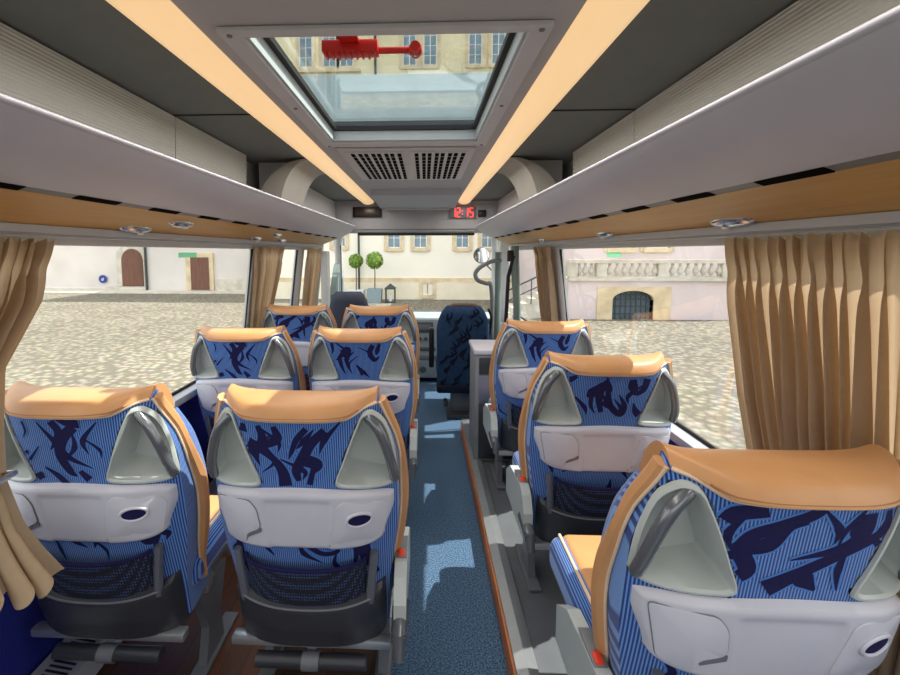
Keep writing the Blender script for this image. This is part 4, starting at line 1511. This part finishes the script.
for x in (-1.38, -.13, 1.85, 3.05):
    window(fb, x, YFB, 2.35, .62, 1.4)
window(fb, -4.0, YFB, 2.35, .62, 1.3)
window(fb, .22, YFB - .10, -.30, .50, .55, cols=2, rows=2)
for x in (-5.45, -4.35, -3.55, -.65, .3, 2.35, 3.4):
    window(fb, x, YFB + .05, 10.85, .62, 1.75, rows=4)
q = MB(); q.bb(-6.2, -2.9, YFB - .12, YFB + .06, 9.72, 9.86); q.build('sill_moulding', M['stone'], fb, smooth=False)
q = MB(); q.tube([(-3.05, YFB - .12, GZ), (-3.05, YFB - .12, 5.2)], .05, 8)
q.build('downpipe', M['iron'], fb)
q = MB(); q.tube([(-2.2, YFB - .2, 9.5), (-2.2, YFB - .2, 14)], .06, 8)
q.build('upper_downpipe', M['iron'], fb)

# left building
YL = 26.0
lbd = empty('gatehouse', (0, 0, 0), 'pale plastered building on the left with an arched brown door', 'building')
q = MB(); q.bb(-60, -16.0, YL, YL + 5, GZ, 9); q.bb(-16.0, -8.6, YL - 1.2, YL + 4, GZ, 9)
q.build('wall', M['stucco_white'], lbd, smooth=False)
def arch_poly(x0, x1, z0, z1, zs, n=10):
    p = [(x0, z0), (x1, z0)]
    cx, rx = (x0 + x1) / 2, (x1 - x0) / 2
    for k in range(n + 1):
        a = PI * k / n
        p.append((cx + rx * math.cos(a), zs + (z1 - zs) * math.sin(a)))
    return p
q = MB(); q.prism(arch_poly(-18.55, -16.55, -.6, 1.95, 1.2), YL - .10, YL + .1, 'y'); q.build('door_surround', M['stone_pale'], lbd, smooth=False, fix=True)
q = MB(); q.prism(arch_poly(-18.2, -16.9, -.6, 1.65, .95), YL - .16, YL - .05, 'y'); q.build('arched_door', M['door_wood'], lbd, smooth=False, fix=True)
q = MB(); q.bb(-19.0, -16.1, YL - .8, YL, GZ, -.62); q.build('door_step', M['stone_pale'], lbd, smooth=False)
q = MB(); q.bb(-13.6, -12.0, YL - 1.32, YL - 1.19, -.72, 1.4); q.build('door_surround', M['stone'], lbd, smooth=False)
q = MB(); q.bb(-13.3, -12.25, YL - 1.36, YL - 1.30, -.7, 1.15); q.build('plain_door', M['door_wood'], lbd, smooth=False)
q = MB(); q.tube([(-15.95, YL - 1.3, GZ), (-15.95, YL - 1.3, 9)], .07, 8); q.build('downpipe', M['iron'], lbd)
q = MB(); q.bb(-11.8, -8.6, YL - 1.35, YL - 1.19, GZ, -.1); q.build('stone_plinth', M['stone_pale'], lbd, smooth=False)
sg = empty('round_sign', (-19.45, YL - .1, -.18), 'small round blue sign on the pale wall beside the arched door', 'sign')
rx = Matrix.Rotation(R(90), 3, 'X')
def disc(r, z0, z1, n=28):
    m_ = MB(); m_.lathe([(0, z0), (r, z0), (r, z1), (0, z1)], n=n); m_.v = [tuple(rx @ Vector(v)) for v in m_.v]; return m_
disc(.24, -.03, .03).build('plate', M['sign_blue'], sg)
mk = MB(); mk.box((-.03, -.036, -.03), (.05, .01, .12), 0); mk.box((.05, -.036, .02), (.05, .01, .10), 0); mk.box((0, -.036, -.08), (.13, .01, .03), 0)
mk.build('white_mark', M['sign_white'], sg, smooth=False)

# right hand building with terrace and balustrade
rb = empty('palace_wing', (0, 0, 0), 'pinkish plastered wing on the right rising behind the balustrade', 'building')
q = MB(); q.bb(4.2, 26, 16.6, 20.4, GZ, 8); q.build('wall', M['stucco_pink'], rb, smooth=False)
for x in (7.3, 8.6):
    window(rb, x, 16.6, 2.6, .9, 2.0, cols=2, rows=4)
te = empty('stone_terrace', (0, 0, 0), 'pale terrace wall with a sandstone arched gateway under the balustrade', 'terrace')
YT = 14.9
q = MB()
xa0, xa1 = 6.35, 7.70
ap = arch_poly(xa0, xa1, GZ, .17, -.15, 14)
q.bb(4.9, xa0, YT, 16.55, GZ, .50); q.bb(xa1, 10.3, YT, 16.55, GZ, .50); q.bb(xa0, xa1, YT, 16.55, .17, .50)
q.bb(4.9, 10.3, 15.6, 16.55, GZ, .50)
q.build('wall', M['stucco_pink'], te, smooth=False)
q = MB()
q.bb(5.85, 6.35, YT - .05, YT + .3, GZ, .30); q.bb(7.70, 8.25, YT - .05, YT + .3, GZ, .30); q.bb(6.35, 7.70, YT - .05, YT + .3, .17, .30)
# spandrels of the segmental arch
arc = ap[2:]
for (x0, z0), (x1, z1) in zip(arc, arc[1:]):
    q.prism([(x0, z0), (x0, .171), (x1, .171), (x1, z1)], YT - .05, YT + .3, 'y')
q.build('gate_surround', M['stone'], te, smooth=False, fix=True)
q = MB(); q.bb(xa0, xa1, YT + .22, YT + .28, GZ, .20); q.build('gate_glass', M['win_pane'], te, smooth=False)
q = MB()
for k in range(1, 8):
    xx = xa0 + (xa1 - xa0) * k / 8
    q.bb(xx - .018, xx + .018, YT + .1, YT + .14, GZ, .12)
for zz in (-.62, -.36, -.12, .02):
    q.bb(xa0, xa1, YT + .09, YT + .13, zz - .018, zz + .018)
q.tube([(x, YT + .12, z) for x, z in arc], .03, 6)
q.build('iron_gate', M['iron'], te, smooth=False)
q = MB(); q.bb(4.9, 10.35, YT - .12, 16.55, .501, .58); q.build('cornice', M['stone_pale'], te, smooth=False)
q = MB()
for s, xe in ((-1, 4.9), (1, 10.3)):
    for k in range(8):
        z1 = .50 - .16 * (k + 1)
        q.bb(xe + s * .3 * k, xe + s * .3 * (k + 1), YT + .2, YT + 1.6, GZ, z1)
q.build('stair_flight', M['stone_pale'], te, smooth=False)

ba = empty('balustrade', (0, YT + .05, .581), 'pale stone balustrade with bulging balusters on top of the terrace', 'balustrade')
q = MB(); q.bb(4.85, 10.35, -.16, .16, .50, .62); q.build('hand_rail', M['stone_pale'], ba, smooth=False)
q = MB(); q.bb(4.9, 10.3, -.12, .12, 0, .06); q.build('base_rail', M['stone_pale'], ba, smooth=False)
for x in (5.0, 5.95, 7.95, 10.0):
    MB().bb(x - .16, x + .16, -.14, .14, .06, .50).build('pedestal', M['stone_pale'], ba, smooth=False)
pr = [(.05, .06), (.055, .085), (.035, .10), (.06, .14), (.095, .20), (.10, .25), (.075, .32), (.04, .40), (.035, .44), (.055, .46), (.05, .50)]
for x in [5.25 + .2 * k for k in range(3)] + [6.25 + .245 * k for k in range(7)] + [8.3 + .25 * k for k in range(7)]:
    MB().lathe(pr, (x, 0, 0), 14).build('baluster', M['stone_pale'], ba)
for s, xe in ((-1, 4.9), (1, 10.3)):
    q = MB()
    a = Vector((xe + s * .20, YT + .1, 1.02)); b2 = Vector((xe + s * 2.2, YT + .1, .05))
    q.tube([a, b2], .03, 8); q.tube([a - Vector((0, 0, .35)), b2 - Vector((0, 0, .35))], .02, 8)
    for t in (0, .5, 1):
        p_ = a.lerp(b2, t); q.tube([p_, (p_.x, p_.y, max(GZ, p_.z - .85))], .02, 8)
    tag(q.build('stair_railing', M['iron']), 'iron stair railing at the ' + ('front' if s < 0 else 'rear') + ' end of the stone terrace', 'railing')

# topiary trees in planters and a lantern before the house
def topiary(x, y, zc, rr, pot, w, hgt, label):
    t = empty('topiary_tree', (x, y, GZ), label, 'tree', None)
    p_ = MB(); p_.prism([(-w * .44, 0), (w * .44, 0), (w * .5, hgt), (-w * .5, hgt)], -w / 2, w / 2, 'y')
    p_.build('planter', pot, t, smooth=False, fix=True)
    MB().tube([(0, 0, hgt - .02), (.01, 0, (hgt + zc) / 2), (0, 0, zc)], [.03, .026, .022], 8).build('trunk', M['bark'], t)
    cr = MB()
    rnd = random.Random(int(x * 100))
    for k in range(900):
        d_ = Vector((rnd.gauss(0, 1), rnd.gauss(0, 1), rnd.gauss(0, 1))).normalized() * rr * rnd.uniform(.72, 1.0)
        n_ = (d_.normalized() + Vector((rnd.uniform(-.8, .8), rnd.uniform(-.8, .8), rnd.uniform(-.8, .8)))).normalized()
        a = n_.orthogonal().normalized() * .055; b3 = n_.cross(a).normalized() * .03
        c_ = d_ + Vector((0, 0, zc))
        cr.add([c_ - a, c_ - b3, c_ + a, c_ + b3], [(0, 1, 2, 3)])
    cr.lathe([(.01, zc - rr * .8), (rr * .55, zc - rr * .6), (rr * .8, zc), (rr * .55, zc + rr * .6), (.01, zc + rr * .8)], n=14)
    cr.build('crown', M['leaf'], t, smooth=False)
topiary(-3.05, 20.0, 1.85, .34, M['pot_white'], .75, .52, 'smaller ball topiary in a pale planter left of the other one')
topiary(-2.15, 19.6, 1.88, .40, M['pot'], .66, .62, 'larger ball topiary in a grey square planter beside the lantern')
la = empty('garden_lantern', (-1.45, 19.6, GZ), 'tall garden lantern standing right of the larger ball topiary', 'lantern')
q = MB()
for sx in (-1, 1):
    for sy in (-1, 1):
        q.tube([(sx * .2, sy * .2, 0), (sx * .2, sy * .2, .62)], .022, 6)
q.bb(-.23, .23, -.23, .23, 0, .05); q.bb(-.23, .23, -.23, .23, .6, .64)
q.build('frame', M['iron'], la, smooth=False)
q = MB(); q.add([(-.26, -.26, .64), (.26, -.26, .64), (.26, .26, .64), (-.26, .26, .64), (0, 0, .86)], [(3, 2, 1, 0), (0, 1, 4), (1, 2, 4), (2, 3, 4), (3, 0, 4)])
q.build('roof', M['iron'], la, smooth=False)
MB().cyl((0, 0, .05), (0, 0, .30), .07, 14).build('candle', M['sign_white'], la)

# exit stickers on the side panes
for s, y, nm in ((-1, 1.95, 'green exit sticker at the top of the long left window'), (1, 2.10, 'green exit sticker at the top of the right window')):
    q = MB()
    xx = wall_x(1.43) + .009
    q.add([(s * xx, y, 1.425), (s * xx, y + .16, 1.425), (s * (xx - .001), y + .16, 1.448), (s * (xx - .001), y, 1.448)], [(0, 1, 2, 3)])
    tag(q.build('exit_sticker', M['green_sign'], smooth=False), nm, 'sticker')

# ------------------------------------------------------------------ light
wd = bpy.data.worlds.new('world')
scene.world = wd
wd.use_nodes = True
nt = wd.node_tree
bg = nt.nodes['Background']
bg.inputs['Color'].default_value = (.96, .98, 1.0, 1)
bg.inputs['Strength'].default_value = 1.35
sl = bpy.data.lights.new('sun', 'SUN')
sl.energy = 5.4
sl.angle = R(.6)
sl.color = (1.0, .95, .86)
so = bpy.data.objects.new('sun', sl)
COL.objects.link(so)
sd = Vector((.53, .10, .84)).normalized()
so.rotation_euler = sd.to_track_quat('Z', 'Y').to_euler()

for s in (-1, 1):                                   # what the strip lamps give
    al = bpy.data.lights.new('strip_light', 'AREA')
    al.shape = 'RECTANGLE'; al.size = .12; al.size_y = 5.2
    al.energy = 10
    al.color = (1.0, .95, .88)
    ao = bpy.data.objects.new('strip_light', al)
    COL.objects.link(ao)
    ao.location = (s * .5065, 2.0, ZC - .034)

# ------------------------------------------------------------------ camera
cam = bpy.data.cameras.new('camera')
co = bpy.data.objects.new('camera', cam)
COL.objects.link(co)
scene.camera = co
F_PX, PX, PY = 440.0, 407.0, 291.0
cam.sensor_fit = 'HORIZONTAL'
cam.sensor_width = 36.0
cam.lens = F_PX / 900 * 36.0
cam.shift_x = (450 - PX) / 900
cam.shift_y = -(337.5 - PY) / 900
cam.clip_start = .02
cam.clip_end = 300
co.location = (.10, 0, 1.45)
co.rotation_euler = (R(90 - 5.05), 0, R(2.35))

vs_ = scene.view_settings
vs_.view_transform = 'Standard'
vs_.look = 'None'
vs_.gamma = 1
vs_.use_curve_mapping = False
vs_.exposure = .55
